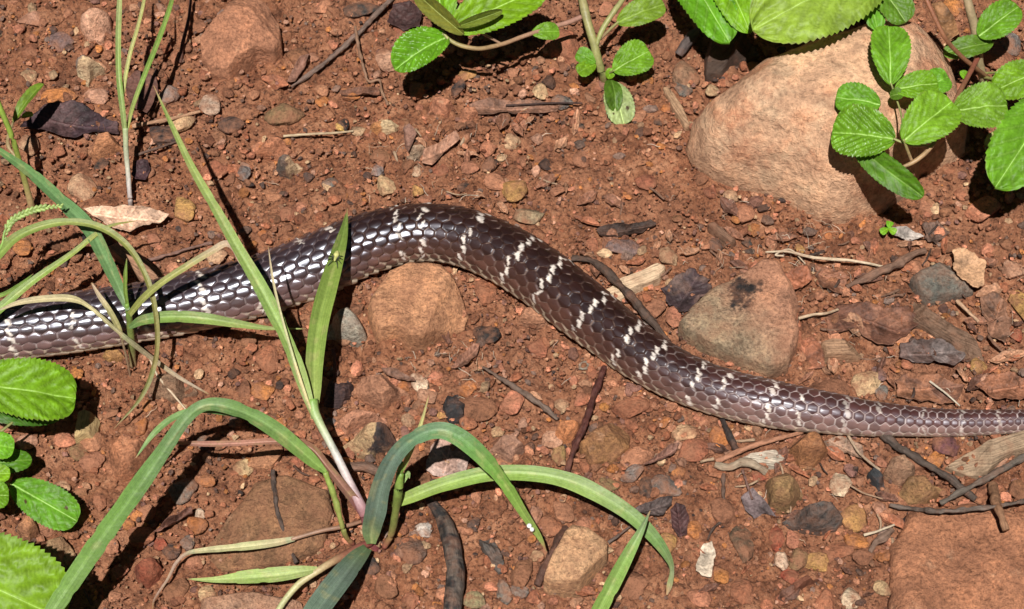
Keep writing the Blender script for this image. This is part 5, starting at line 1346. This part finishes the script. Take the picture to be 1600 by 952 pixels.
# grass J: long arching blades that come in from the left, with a seed head
GJ = thing('grass_plant', 'grass with a green seed spike and a long narrow blade arching over the snake', 'grass plant', g(-70, 500))
stem(GJ, [(-72, 506, -3, 9), (-60, 470, 16, 9), (-40, 430, 34, 8), (-18, 404, 43, 7)], [(0, (.2, .22, .08)), (1, (.16, .28, .05))])
blade(GJ, [(-40, 432, 33, 10), (-10, 405, 42, 17), (30, 368, 50, 15), (90, 348, 54, 13), (150, 353, 54, 12), (198, 384, 51, 11), (230, 438, 45, 10), (244, 500, 35, 9), (243, 560, 24, 9), (222, 618, 14, 7), (178, 670, 5, 1)], [(0, GB), (.3, (.19, .31, .06)), (.7, (.23, .27, .07)), (1, (.30, .27, .09))], fold=.45, n=110, seed=10, roll=(0, .1, .5, .7, .6))
blade(GJ, [(-45, 525, 28, 6), (0, 482, 35, 14), (50, 440, 40, 12), (110, 398, 43, 9), (150, 366, 45, 8), (175, 352, 45, 5), (214, 345, 43, 1)], [(0, GB), (.5, (.19, .36, .05)), (1, (.24, .28, .06))], fold=.3, seed=11)
blade(GJ, [(-50, 470, 24, 4), (0, 462, 24, 7), (30, 445, 21, 5), (52, 428, 19, 1)], [(0, GB), (1, GB)], fold=.3, seed=12)
stem(GJ, [(-50, 446, 27, 3), (-20, 420, 38, 3.5), (2, 385, 46, 3.5), (8, 360, 50, 3.5), (25, 340, 53, 3), (58, 327, 54, 2.6), (98, 322, 54, 1.5)], [(0, GB), (1, (.30, .42, .12))], name='flower_stem')
sp = spline(np.array([at(x, y, z * .001) for x, y, z in ((7, 372, 48), (14, 352, 51), (28, 339, 53), (58, 327, 54), (97, 322, 54))]), 34)
w0, f0 = polyhedral(2, 901, p=6, K_=14, bumps=.03)
for k in range(34):
    sgn = -1 if k % 2 else 1
    t = unit(sp[min(k + 1, 33)] - sp[max(k - 1, 0)])
    side = unit(np.cross(t, BACK)) * sgn
    ax = unit(t + side * .45); bx = unit(np.cross(ax, BACK)); cx = np.cross(ax, bx)
    s = pxm(sp[k]) * (1.15 if 3 < k < 26 else .75)
    Vg = sp[k] + side * 2.3 * s + BACK * s + (w0[:, :1] * 4.3 * ax + w0[:, 1:2] * 2.4 * bx + w0[:, 2:] * 2.0 * cx) * s
    part(GJ, 'seed', Vg, f0, M_STEM, col=np.array((.30, .40, .12)) * (.8 + .4 * ((k * 7) % 5) / 5))

# grass C: the big tuft below the snake
GC = thing('grass_plant', 'large broad bladed grass with arching blue green blades and a reddish base', 'grass plant', g(580, 848))
stem(GC, [(585, 862, -4, 20), (582, 845, 2, 20), (575, 820, 9, 19), (566, 795, 17, 17), (548, 758, 23, 14), (525, 710, 29, 13), (505, 672, 33, 13), (492, 645, 36, 15), (488, 625, 38, 18)], [(0, (.22, .06, .06)), (.25, (.26, .075, .085)), (.42, (.42, .30, .31)), (.65, (.52, .50, .46)), (.85, (.36, .42, .22)), (1, (.20, .36, .07))], label='whitish stem turning purple red at its base', n=60)
blade(GC, [(490, 650, 35, 8), (478, 612, 40, 18), (460, 560, 45, 22), (436, 505, 50, 23), (405, 445, 56, 22), (372, 388, 62, 19), (338, 328, 68, 15), (300, 262, 73, 11), (268, 195, 77, 7), (240, 134, 79, 1)], [(0, (.22, .36, .09)), (.3, (.15, .33, .045)), (.7, (.20, .34, .07)), (.93, (.20, .34, .07)), (1, (.50, .38, .2))], fold=.35, n=100, seed=20)
blade(GC, [(491, 655, 34, 10), (491, 610, 36, 22), (492, 560, 37, 27), (500, 500, 38, 30), (514, 445, 38, 29), (527, 400, 37, 24), (537, 362, 36, 13), (543, 326, 35, 1)], [(0, (.22, .36, .08)), (.3, (.17, .33, .05)), (.7, (.14, .27, .035)), (1, (.10, .20, .03))], fold=.35, n=90, seed=21, name='blade')
blade(GC, [(490, 652, 36, 3), (478, 620, 41, 5), (460, 565, 48, 5), (440, 495, 55, 4), (427, 440, 59, 4), (419, 385, 62, 1)], [(0, (.42, .48, .2)), (.5, (.50, .50, .24)), (1, (.58, .44, .28))], fold=.5, seed=22, name='dry_blade')
blade(GC, [(580, 850, 8, 14), (580, 830, 14, 29), (587, 800, 26, 33), (596, 760, 40, 30), (612, 722, 54, 27), (640, 690, 64, 25), (680, 673, 69, 27), (715, 682, 68, 28), (755, 715, 62, 26), (790, 758, 52, 21), (818, 802, 40, 14), (842, 838, 30, 8), (854, 862, 24, 1)], [(0, (.13, .24, .07)), (.12, (.105, .205, .145)), (.35, (.095, .20, .14)), (.55, (.075, .24, .055)), (.75, (.13, .34, .04)), (1, (.24, .40, .08))], fold=.25, n=120, seed=23, roll=(0, .1, 0, -.1, 0))
blade(GC, [(612, 790, 20, 10), (640, 777, 24, 20), (690, 758, 28, 23), (760, 741, 31, 24), (830, 740, 32, 26), (890, 752, 31, 27), (945, 778, 28, 26), (990, 808, 24, 24), (1022, 840, 19, 20), (1042, 868, 14, 14), (1050, 890, 10, 7), (1046, 915, 7, 9), (1042, 930, 5, 2)], [(0, (.20, .36, .05)), (.3, (.15, .34, .03)), (.6, (.17, .34, .06)), (.85, (.11, .27, .06)), (.93, (.14, .22, .08)), (1, (.20, .33, .06))], fold=.25, n=120, seed=24)
blade(GC, [(574, 856, 8, 16), (558, 872, 16, 30), (535, 900, 26, 36), (508, 935, 33, 38), (480, 975, 38, 34), (455, 1020, 40, 20), (440, 1060, 40, 2)], [(0, (.10, .20, .08)), (.3, (.105, .205, .148)), (1, (.115, .225, .14))], fold=.25, n=80, seed=25)
blade(GC, [(496, 889, 14, 7), (470, 893, 15, 17), (430, 898, 15, 22), (380, 902, 14, 20), (335, 906, 13, 11), (292, 905, 12, 1)], [(0, (.24, .38, .10)), (.5, (.22, .42, .07)), (1, (.28, .46, .12))], fold=.25, seed=26)
stem(GC, [(580, 848, 3, 12), (560, 856, 7, 13), (530, 872, 11, 13), (500, 890, 13, 11), (468, 912, 11, 11), (445, 938, 9, 10), (425, 970, 7, 9)], [(0, (.20, .055, .05)), (.3, (.24, .10, .06)), (.55, (.46, .38, .20)), (1, (.42, .46, .22))], name='side_stem', label='reddish creeping side stem')
blade(GC, [(460, 842, 9, 7), (430, 848, 11, 12), (390, 853, 12, 13), (350, 857, 11, 11), (318, 860, 10, 8), (292, 865, 8, 6), (275, 880, 6, 5), (262, 905, 4, 4), (242, 935, 2, 3), (238, 952, 2, 1)], [(0, (.42, .42, .24)), (.25, (.34, .44, .18)), (.55, (.36, .42, .20)), (.65, (.38, .24, .16)), (1, (.30, .16, .10))], fold=.3, seed=27, name='dry_blade')
stem(GC, [(575, 812, 6, 5), (540, 822, 8, 7), (500, 830, 9, 7), (455, 843, 9, 6)], [(0, (.26, .13, .08)), (1, (.30, .18, .12))], name='dry_stem')
stem(GC, [(552, 850, 2, 8), (540, 838, 8, 8), (532, 812, 16, 9), (522, 775, 25, 10), (508, 738, 33, 9)], [(0, (.24, .06, .05)), (.25, (.24, .24, .07)), (1, (.22, .30, .06))], name='hairy_stem', label='hairy green stem', knob=.2)
blade(GC, [(509, 738, 33, 6), (490, 722, 37, 18), (465, 700, 42, 24), (430, 672, 48, 27), (390, 648, 53, 26), (350, 634, 57, 24), (318, 634, 58, 20), (290, 655, 57, 20), (255, 705, 54, 24), (215, 762, 51, 29), (170, 825, 48, 31), (125, 890, 45, 31), (82, 955, 42, 27), (40, 1020, 38, 12), (20, 1050, 36, 1)], [(0, (.15, .33, .05)), (.2, (.10, .25, .05)), (.4, (.09, .22, .06)), (.6, (.10, .27, .035)), (1, (.15, .34, .06))], fold=.3, n=130, seed=28, roll=(0, 0, .15, .1, 0))
blade(GC, [(385, 655, 44, 3), (350, 645, 48, 9), (310, 641, 51, 11), (272, 652, 50, 11), (240, 678, 46, 9), (212, 716, 42, 1)], [(0, (.08, .22, .06)), (1, (.13, .32, .06))], fold=.3, seed=29)
blade(GC, [(575, 815, 12, 12), (556, 785, 20, 15), (532, 755, 28, 14), (508, 725, 34, 13), (488, 702, 37, 13), (460, 690, 38, 12), (420, 690, 38, 10), (370, 693, 38, 9), (320, 694, 37, 9), (271, 692, 36, 5)], [(0, (.24, .06, .07)), (.2, (.30, .15, .10)), (.4, (.24, .11, .06)), (.7, (.46, .22, .15)), (1, (.38, .18, .13))], fold=.9, seed=30, name='dry_blade', label='dry reddish brown rolled blade')
stem(GC, [(600, 856, 0, 9), (612, 832, 8, 11), (618, 800, 20, 12), (622, 770, 32, 14), (625, 740, 40, 12), (628, 722, 46, 4)], [(0, (.26, .08, .06)), (.3, (.20, .22, .06)), (1, (.14, .25, .04))], name='side_stem', label='short green side shoot')
blade(GC, [(622, 748, 38, 4), (634, 722, 46, 8), (648, 690, 54, 7), (660, 655, 60, 5), (670, 618, 66, 1)], [(0, GB), (.5, (.30, .42, .12)), (1, (.38, .40, .14))], fold=.4, seed=31)
blade(GC, [(624, 765, 32, 3), (630, 750, 34, 9), (637, 740, 35, 8), (640, 748, 34, 1)], [(0, GB), (1, GB)], fold=.3, seed=32)
# white egg pair on the drooping blade
eg = at(829, 824, 37.5 * .001); sE = pxm(eg)
wv, fv = ICO[3]
for k, (dx, dy, r) in enumerate(((-2.0, -2.5, 4.0), (2.2, 3.2, 3.6))):
    cE = at(829 + dx, 824 + dy, .037)
    o = solo('insect_egg', cE + wv * r * sE + BACK * .0006, fv, M_FIBRE, 'tiny white round insect egg stuck on the drooping grass blade', 'insect egg', 'pair of white eggs on a grass blade', col=(.80, .80, .76))

# grass K: blade from below the frame
GK = thing('grass_plant', 'single upright pointed green grass blade near the blocky tan rock', 'grass plant', g(905, 1040))
blade(GK, [(900, 1046, -2, 9), (915, 1000, 10, 20), (936, 955, 20, 25), (960, 908, 28, 24), (985, 860, 36, 18), (1002, 828, 40, 10), (1016, 798, 43, 1)], [(0, GY), (.3, (.16, .35, .05)), (.8, (.15, .34, .06)), (1, (.08, .18, .07))], fold=.4, seed=33)

# herb D+E: creeping herb at the top, rooted where its thick stem meets the soil
HD = thing('herb', 'creeping herb with small round serrated leaves and a thick green stem left of the boulder', 'herb', g(942, 128))
SB = (.26, .15, .10); SG = (.25, .26, .085)
stem(HD, [(946, 134, -3, 9), (942, 118, 6, 13), (935, 95, 13, 14), (927, 65, 20, 14), (917, 30, 26, 14), (908, -10, 30, 14), (900, -60, 32, 12)], [(0, (.20, .11, .07)), (.15, SG), (1, (.30, .24, .12))], knob=.1)
stem(HD, [(931, 72, 19, 7), (942, 45, 24, 9), (958, 20, 28, 9), (976, -5, 30, 8), (990, -30, 30, 7)], [(0, SG), (1, (.30, .28, .12))], name='branch')
stem(HD, [(938, 62, 20, 4), (952, 47, 25, 5), (967, 34, 29, 4)], [(0, SB), (1, SG)], name='petiole')
stem(HD, [(910, 26, 25, 8), (885, 36, 26, 8), (850, 46, 28, 7), (815, 58, 30, 7), (785, 69, 33, 7), (750, 76, 36, 7), (722, 72, 38, 7), (702, 62, 40, 6), (690, 48, 42, 5)], [(0, (.32, .17, .13)), (.5, (.34, .20, .12)), (.8, (.32, .22, .10)), (1, (.24, .26, .08))], name='branch', n=60, label='thin brownish creeping branch')
stem(HD, [(782, 68, 33, 4), (760, 56, 38, 4), (735, 42, 42, 4)], [(0, (.32, .2, .13)), (1, (.36, .22, .14))], name='petiole')
leaf(HD, (700, 55, 41), (616, 106, 38), 66, (.10, .33, .012), fold=.3, quilt=2.4, seed=1, roll=-.15, bow=.1, label='glossy wrinkled leaf')
leaf(HD, (706, 46, 44), (852, -22, 50), 78, bright, fold=.2, quilt=.7, seed=2, bow=.06)
leaf(HD, (694, 42, 44), (676, -60, 50), 62, bright, fold=.2, seed=3)
leaf(HD, (724, 54, 46), (648, -12, 55), 30, oliveg, fold=.7, seed=4, roll=.35, quilt=.8, label='folded dull olive leaf')
leaf(HD, (714, 42, 49), (785, 17, 55), 18, oliveg, fold=.7, seed=5, roll=-.4, quilt=.8, label='narrow folded olive leaf')
leaf(HD, (830, 52, 29), (874, 49, 27), 30, mid, fold=.1, seed=6, teeth=8, wide=.5)
stem(HD, [(850, 48, 28, 3), (838, 52, 29, 3)], [(0, SB), (1, SB)], name='petiole')
stem(HD, [(944, 118, 6, 4), (952, 114, 10, 4), (960, 110, 14, 3)], [(0, SG), (1, SG)], name='petiole')
leaf(HD, (958, 111, 14), (1015, 80, 18), 56, (.10, .34, .014), fold=.12, seed=7, teeth=12, wide=.46, blunt=1.0)
leaf(HD, (931, 98, 14), (901, 82, 17), 27, mid, fold=.1, seed=8, teeth=7, wide=.5, blunt=1)
leaf(HD, (931, 100, 13), (903, 114, 15), 25, mid, fold=.1, seed=9, teeth=7, wide=.5, blunt=1)
leaf(HD, (950, 124, 8), (957, 107, 12), 16, bright, fold=.1, seed=10, teeth=6, wide=.5, nu=40, nv=15)
leaf(HD, (956, 128, 8), (975, 194, 3), 46, (.25, .42, .21), fold=.15, seed=11, spots=5, bow=.14, teeth=12, blunt=1, label='pale green leaf with brown holes')
leaf(HD, (955, 124, 10), (962, 174, 7), 30, deep, fold=.25, seed=12, roll=.2, side=-.25, bow=.2, label='dark green folded leaf')
leaf(HD, (964, 36, 29), (1038, 6, 33), 44, (.125, .27, .03), fold=.12, seed=13, blunt=.9)

# herb F: broad leaves hanging over the boulder from behind
HF = thing('herb', 'herb with very large bright serrated leaves hanging over the back of the boulder', 'herb', g(1230, -130))
stem(HF, [(1230, -126, -3, 14), (1245, -150, 20, 14), (1290, -150, 45, 13), (1360, -110, 62, 12), (1400, -70, 68, 10)], [(0, SB), (1, SG)])
stem(HF, [(1290, -150, 45, 9), (1200, -140, 42, 9), (1120, -110, 44, 8), (1060, -70, 44, 7)], [(0, SB), (1, SG)], name='branch')
leaf(HF, (1395, -66, 67), (1178, 46, 66), 138, (.15, .35, .030), fold=.12, seed=14, teeth=26, bow=.08, quilt=.7, roll=.08)
leaf(HF, (1052, -72, 44), (1140, 64, 38), 78, (.105, .33, .013), fold=.25, seed=15, teeth=20, bow=.06, label='leaf with a ragged torn margin')
leaf(HF, (1105, -95, 46), (1172, 50, 42), 66, bright, fold=.2, seed=16, teeth=20, roll=-.1)
leaf(HF, (1365, -30, 60), (1416, 34, 56), 56, (.07, .22, .012), fold=.1, seed=17, teeth=12, roll=.1, blunt=1)
leaf(HF, (1345, -40, 58), (1372, 48, 54), 40, mid, fold=.12, seed=18, teeth=12)

# herb G: right
HG = thing('herb', 'herb with red brown stems and round serrated leaves over the right side of the boulder', 'herb', g(1540, 140))
stem(HG, [(1541, 146, -3, 12), (1536, 124, 12, 13), (1529, 90, 26, 14), (1523, 44, 40, 14), (1512, 0, 52, 14), (1504, -40, 60, 12)], [(0, (.2, .16, .08)), (.3, (.30, .24, .13)), (1, (.34, .25, .15))], knob=.12)
stem(HG, [(1440, -20, 68, 7), (1450, 5, 64, 7), (1476, 58, 52, 7), (1500, 86, 40, 7), (1520, 103, 30, 7), (1545, 122, 14, 6)], [(0, (.26, .10, .055)), (1, (.22, .12, .06))], name='branch')
stem(HG, [(1529, 88, 27, 8), (1515, 115, 40, 8), (1500, 143, 50, 8), (1487, 172, 56, 8), (1472, 205, 57, 8), (1450, 235, 56, 8), (1428, 253, 54, 7), (1408, 262, 52, 5)], [(0, (.30, .09, .06)), (.4, (.22, .09, .05)), (1, (.34, .22, .11))], name='branch', n=60, label='reddish side branch')
stem(HG, [(1424, 250, 55, 5), (1418, 235, 60, 5), (1412, 218, 66, 4)], [(0, (.36, .22, .12)), (1, SG)], name='petiole')
stem(HG, [(1450, 228, 57, 4), (1425, 228, 60, 4), (1396, 217, 62, 4)], [(0, (.36, .2, .12)), (1, SG)], name='petiole')
stem(HG, [(1415, 262, 53, 4), (1398, 262, 53, 4), (1370, 245, 54, 3), (1335, 225, 55, 3)], [(0, (.36, .22, .12)), (1, SG)], name='petiole')
leaf(HG, (1392, 131, 62), (1389, 40, 66), 64, (.105, .33, .014), seed=20, fold=.18, teeth=14, wide=.48, bow=.05)
stem(HG, [(1412, 218, 63, 3), (1408, 180, 59, 3), (1399, 150, 59, 3), (1392, 130, 62, 3)], [(0, SG), (1, SG)], name='petiole')
leaf(HG, (1438, 142, 57), (1482, 120, 58), 44, mid, seed=21, fold=.12, teeth=10, blunt=1)
leaf(HG, (1398, 140, 62), (1466, 130, 63), 46, (.10, .32, .014), seed=22, fold=.12, teeth=12, blunt=1)
leaf(HG, (1390, 150, 60), (1412, 146, 62), 20, deep, seed=23, fold=.3, teeth=6, nu=40, nv=15)
leaf(HG, (1376, 163, 58), (1306, 152, 58), 52, (.095, .30, .013), seed=24, fold=.2, teeth=12, blunt=1)
leaf(HG, (1399, 217, 62), (1300, 205, 58), 86, (.105, .33, .013), seed=25, fold=.25, quilt=2.0, teeth=15, blunt=.9, label='wide wrinkled glossy leaf')
leaf(HG, (1412, 220, 66), (1488, 158, 70), 78, (.115, .36, .016), seed=26, fold=.15, teeth=15, blunt=1)
leaf(HG, (1330, 221, 55), (1442, 308, 48), 44, (.055, .205, .010), seed=27, fold=.3, teeth=18, roll=-.45, label='long dark green leaf tilted away')
leaf(HG, (1489, 173, 56), (1574, 164, 58), 76, (.105, .34, .018), seed=28, fold=.12, teeth=15, blunt=1)
leaf(HG, (1529, 57, 40), (1592, 10, 48), 54, mid, seed=29, fold=.15, teeth=13)
leaf(HG, (1552, 66, 36), (1474, 84, 34), 36, (.06, .20, .011), seed=30, fold=.12, teeth=12)
stem(HG, [(1529, 88, 27, 4), (1545, 74, 33, 4), (1553, 66, 36, 3)], [(0, SG), (1, SG)], name='petiole')
stem(HG, [(1534, 115, 16, 4), (1580, 112, 30, 4), (1630, 112, 42, 4)], [(0, SG), (1, SG)], name='petiole')
leaf(HG, (1632, 110, 42), (1552, 142, 38), 62, mid, seed=31, fold=.12, teeth=14)
stem(HG, [(1534, 120, 14, 5), (1600, 135, 40, 5), (1650, 150, 60, 4)], [(0, SG), (1, SG)], name='petiole')
leaf(HG, (1652, 146, 60), (1556, 292, 52), 100, (.105, .31, .015), seed=32, fold=.15, teeth=18, bow=.06, quilt=.7, label='large pointed pale green leaf')
leaf(HG, (1500, 112, 36), (1512, 122, 33), 14, bright, seed=33, teeth=5, nu=40, nv=15)
leaf(HG, (1600, 104, 40), (1604, 96, 40), 16, bright, seed=34, teeth=5, nu=40, nv=15)

# herb H: left edge
HH = thing('herb', 'herb with bright serrated leaves growing below the left part of the snake', 'herb', g(-70, 740))
stem(HH, [(-70, 748, -3, 12), (-66, 720, 14, 12), (-60, 680, 28, 11), (-58, 630, 40, 10), (-60, 590, 48, 8)], [(0, SB), (1, SG)])
leaf(HH, (-58, 598, 48), (119, 622, 34), 98, (.10, .34, .012), seed=40, fold=.2, teeth=22, quilt=1.0, blunt=1, roll=.05, label='broad leaf with a chewed margin')
leaf(HH, (-45, 640, 34), (95, 652, 24), 34, (.035, .13, .008), seed=41, fold=.2, teeth=14, roll=-.3)
stem(HH, [(-62, 690, 25, 4), (-10, 680, 30, 5), (20, 660, 30, 4)], [(0, SB), (1, SG)], name='petiole')
leaf(HH, (-40, 692, 30), (22, 700, 28), 44, bright, seed=42, teeth=10, blunt=1)
leaf(HH, (-30, 728, 18), (50, 718, 16), 38, (.075, .235, .012), seed=43, teeth=11)
leaf(HH, (-40, 742, 24), (16, 740, 24), 30, bright, seed=44, teeth=9, blunt=1)
leaf(HH, (-45, 775, 26), (14, 774, 24), 46, mid, seed=45, teeth=9, blunt=1)
stem(HH, [(-66, 735, 8, 4), (-20, 752, 14, 4), (18, 757, 14, 4)], [(0, SB), (1, SG)], name='petiole')
leaf(HH, (16, 755, 14), (120, 814, 10), 64, (.085, .27, .012), seed=46, teeth=18, spots=2, blunt=1, bow=.05)
stem(HH, [(-68, 745, 4, 7), (-120, 800, 30, 7), (-130, 860, 46, 6)], [(0, SB), (1, SG)], name='branch')
leaf(HH, (-130, 862, 46), (98, 968, 34), 170, (.115, .34, .02), seed=47, teeth=26, quilt=.7, blunt=1, fold=.15, label='largest leaf with pale side veins')
for (a, b) in (((-62, 690, 25), (-40, 692, 30)), ((-66, 720, 14), (-30, 728, 18)), ((-64, 712, 17), (-40, 742, 24)), ((-66, 725, 12), (-45, 775, 26)), ((-60, 650, 35), (-45, 640, 34))):
    stem(HH, [(*a, 4), ((a[0] + b[0]) / 2, (a[1] + b[1]) / 2, (a[2] + b[2]) / 2 + 1, 4), (*b, 3)], [(0, SB), (1, SG)], name='petiole', n=10)

# herb I: single leafy stem top left
HI = thing('herb', 'leaning green herb stem with a single narrow leaf beside the dark purple dead leaf', 'herb', g(54, 338))
stem(HI, [(56, 345, -3, 10), (50, 325, 6, 11), (42, 295, 16, 10), (32, 258, 28, 9), (18, 212, 42, 9), (0, 168, 54, 9), (-20, 120, 66, 8)], [(0, (.22, .12, .07)), (.2, (.34, .24, .11)), (.4, (.22, .27, .05)), (1, (.20, .32, .04))])
leaf(HI, (20, 192, 30), (67, 130, 34), 20, (.095, .25, .03), seed=50, teeth=10, fold=.4, wide=.45, roll=.3)
leaf(HI, (34, 182, 24), (52, 178, 22), 10, (.10, .28, .03), seed=51, teeth=4, nu=30, nv=11)
stem(HI, [(30, 252, 30, 5), (12, 225, 32, 6), (20, 192, 30, 4)], [(0, (.34, .24, .12)), (1, (.26, .2, .1))], name='branch', knob=.3)
stem(HI, [(22, 190, 30, 3), (28, 186, 28, 3), (34, 182, 24, 2)], [(0, (.3, .24, .12)), (1, SG)], name='petiole', n=10)

# seedlings
SD = thing('seedling', 'tiny bright green three leaved seedling in front of the boulder', 'seedling', g(1387, 362))
stem(SD, [(1388, 366, -1, 2.5), (1388, 360, 4, 2.5), (1388, 356, 7, 2)], [(0, (.3, .3, .1)), (1, mid)], n=10)
for k, (tx, ty) in enumerate(((1376, 364), (1400, 364), (1391, 346))):
    leaf(SD, (1388, 357, 7), (tx, ty, 7), 12, bright, seed=60 + k, teeth=5, nu=30, nv=13, wide=.55, blunt=1)
SD2 = thing('seedling', 'tiny pale seedling with one round leaf beside the right herb', 'seedling', g(1540, 236))
stem(SD2, [(1541, 240, -1, 2.5), (1541, 236, 3, 2.5), (1539, 230, 6, 2)], [(0, (.34, .34, .14)), (1, paleg)], n=10)
leaf(SD2, (1539, 228, 6), (1559, 213, 8), 23, (.30, .45, .17), seed=65, teeth=3, nu=40, nv=17, wide=.5, blunt=1, quilt=.3)

# spider on the wide blade
def build_spider():
    def zb(y): return np.interp(y, (362, 400, 445), (.036, .037, .038))
    c = at(525, 400, zb(400) + .0012); s = pxm(c)
    up_ = unit(at(531, 385, zb(385)) - at(525, 405, zb(405)))
    sd_ = unit(np.cross(up_, BACK)); nn = np.cross(sd_, up_)
    v, f = ICO[3]
    # one body: waist between abdomen (upper) and head part (lower)
    t = v[:, 1]
    prof = np.where(t > -.15, 1.0 - .35 * np.clip((t - .2) / .8, 0, 1) ** 2, .72)
    waist = 1 - .45 * np.exp(-((t + .2) / .10) ** 2)
    rad = prof * waist * 4.3 * s
    V = c + up_ * (t * 11 * s)[:, None] + sd_ * (v[:, 0] * rad)[:, None] + nn * (v[:, 2] * rad)[:, None]
    C = np.where((t > -.2)[:, None], np.array((.60, .58, .22)), np.array((.44, .44, .14)))
    C = C * (1 - .5 * (np.abs(v[:, 0]) < .12)[:, None] * (t > -.1)[:, None] * np.array((.2, .1, .6)))
    sp_ = tag(bpy.data.objects.new('spider', None), 'tiny yellow green spider with dark legs on a grass blade', 'spider')
    COL.objects.link(sp_); sp_.location = c
    part(sp_, 'body', V, f, M_STEM, col=C)
    hd = c - up_ * 6 * s
    for sg in (-1, 1):
        for k, (a, l) in enumerate(((-62, 17), (-25, 13), (12, 13), (40, 15))):
            dr = sd_ * sg * math.cos(R(a)) + up_ * math.sin(R(a))
            pts = np.array([hd + sd_ * sg * 2 * s, hd + dr * l * .45 * s + nn * 3.2 * s, hd + dr * l * .8 * s + nn * .5 * s, hd + dr * l * s - nn * 2.4 * s])
            Vl, Fl, u = tube(spline(pts, 12), np.linspace(.9, .45, 12) * s, 5)
            part(sp_, 'leg', Vl, Fl, M_STEM, col=(.03, .035, .02))
build_spider()
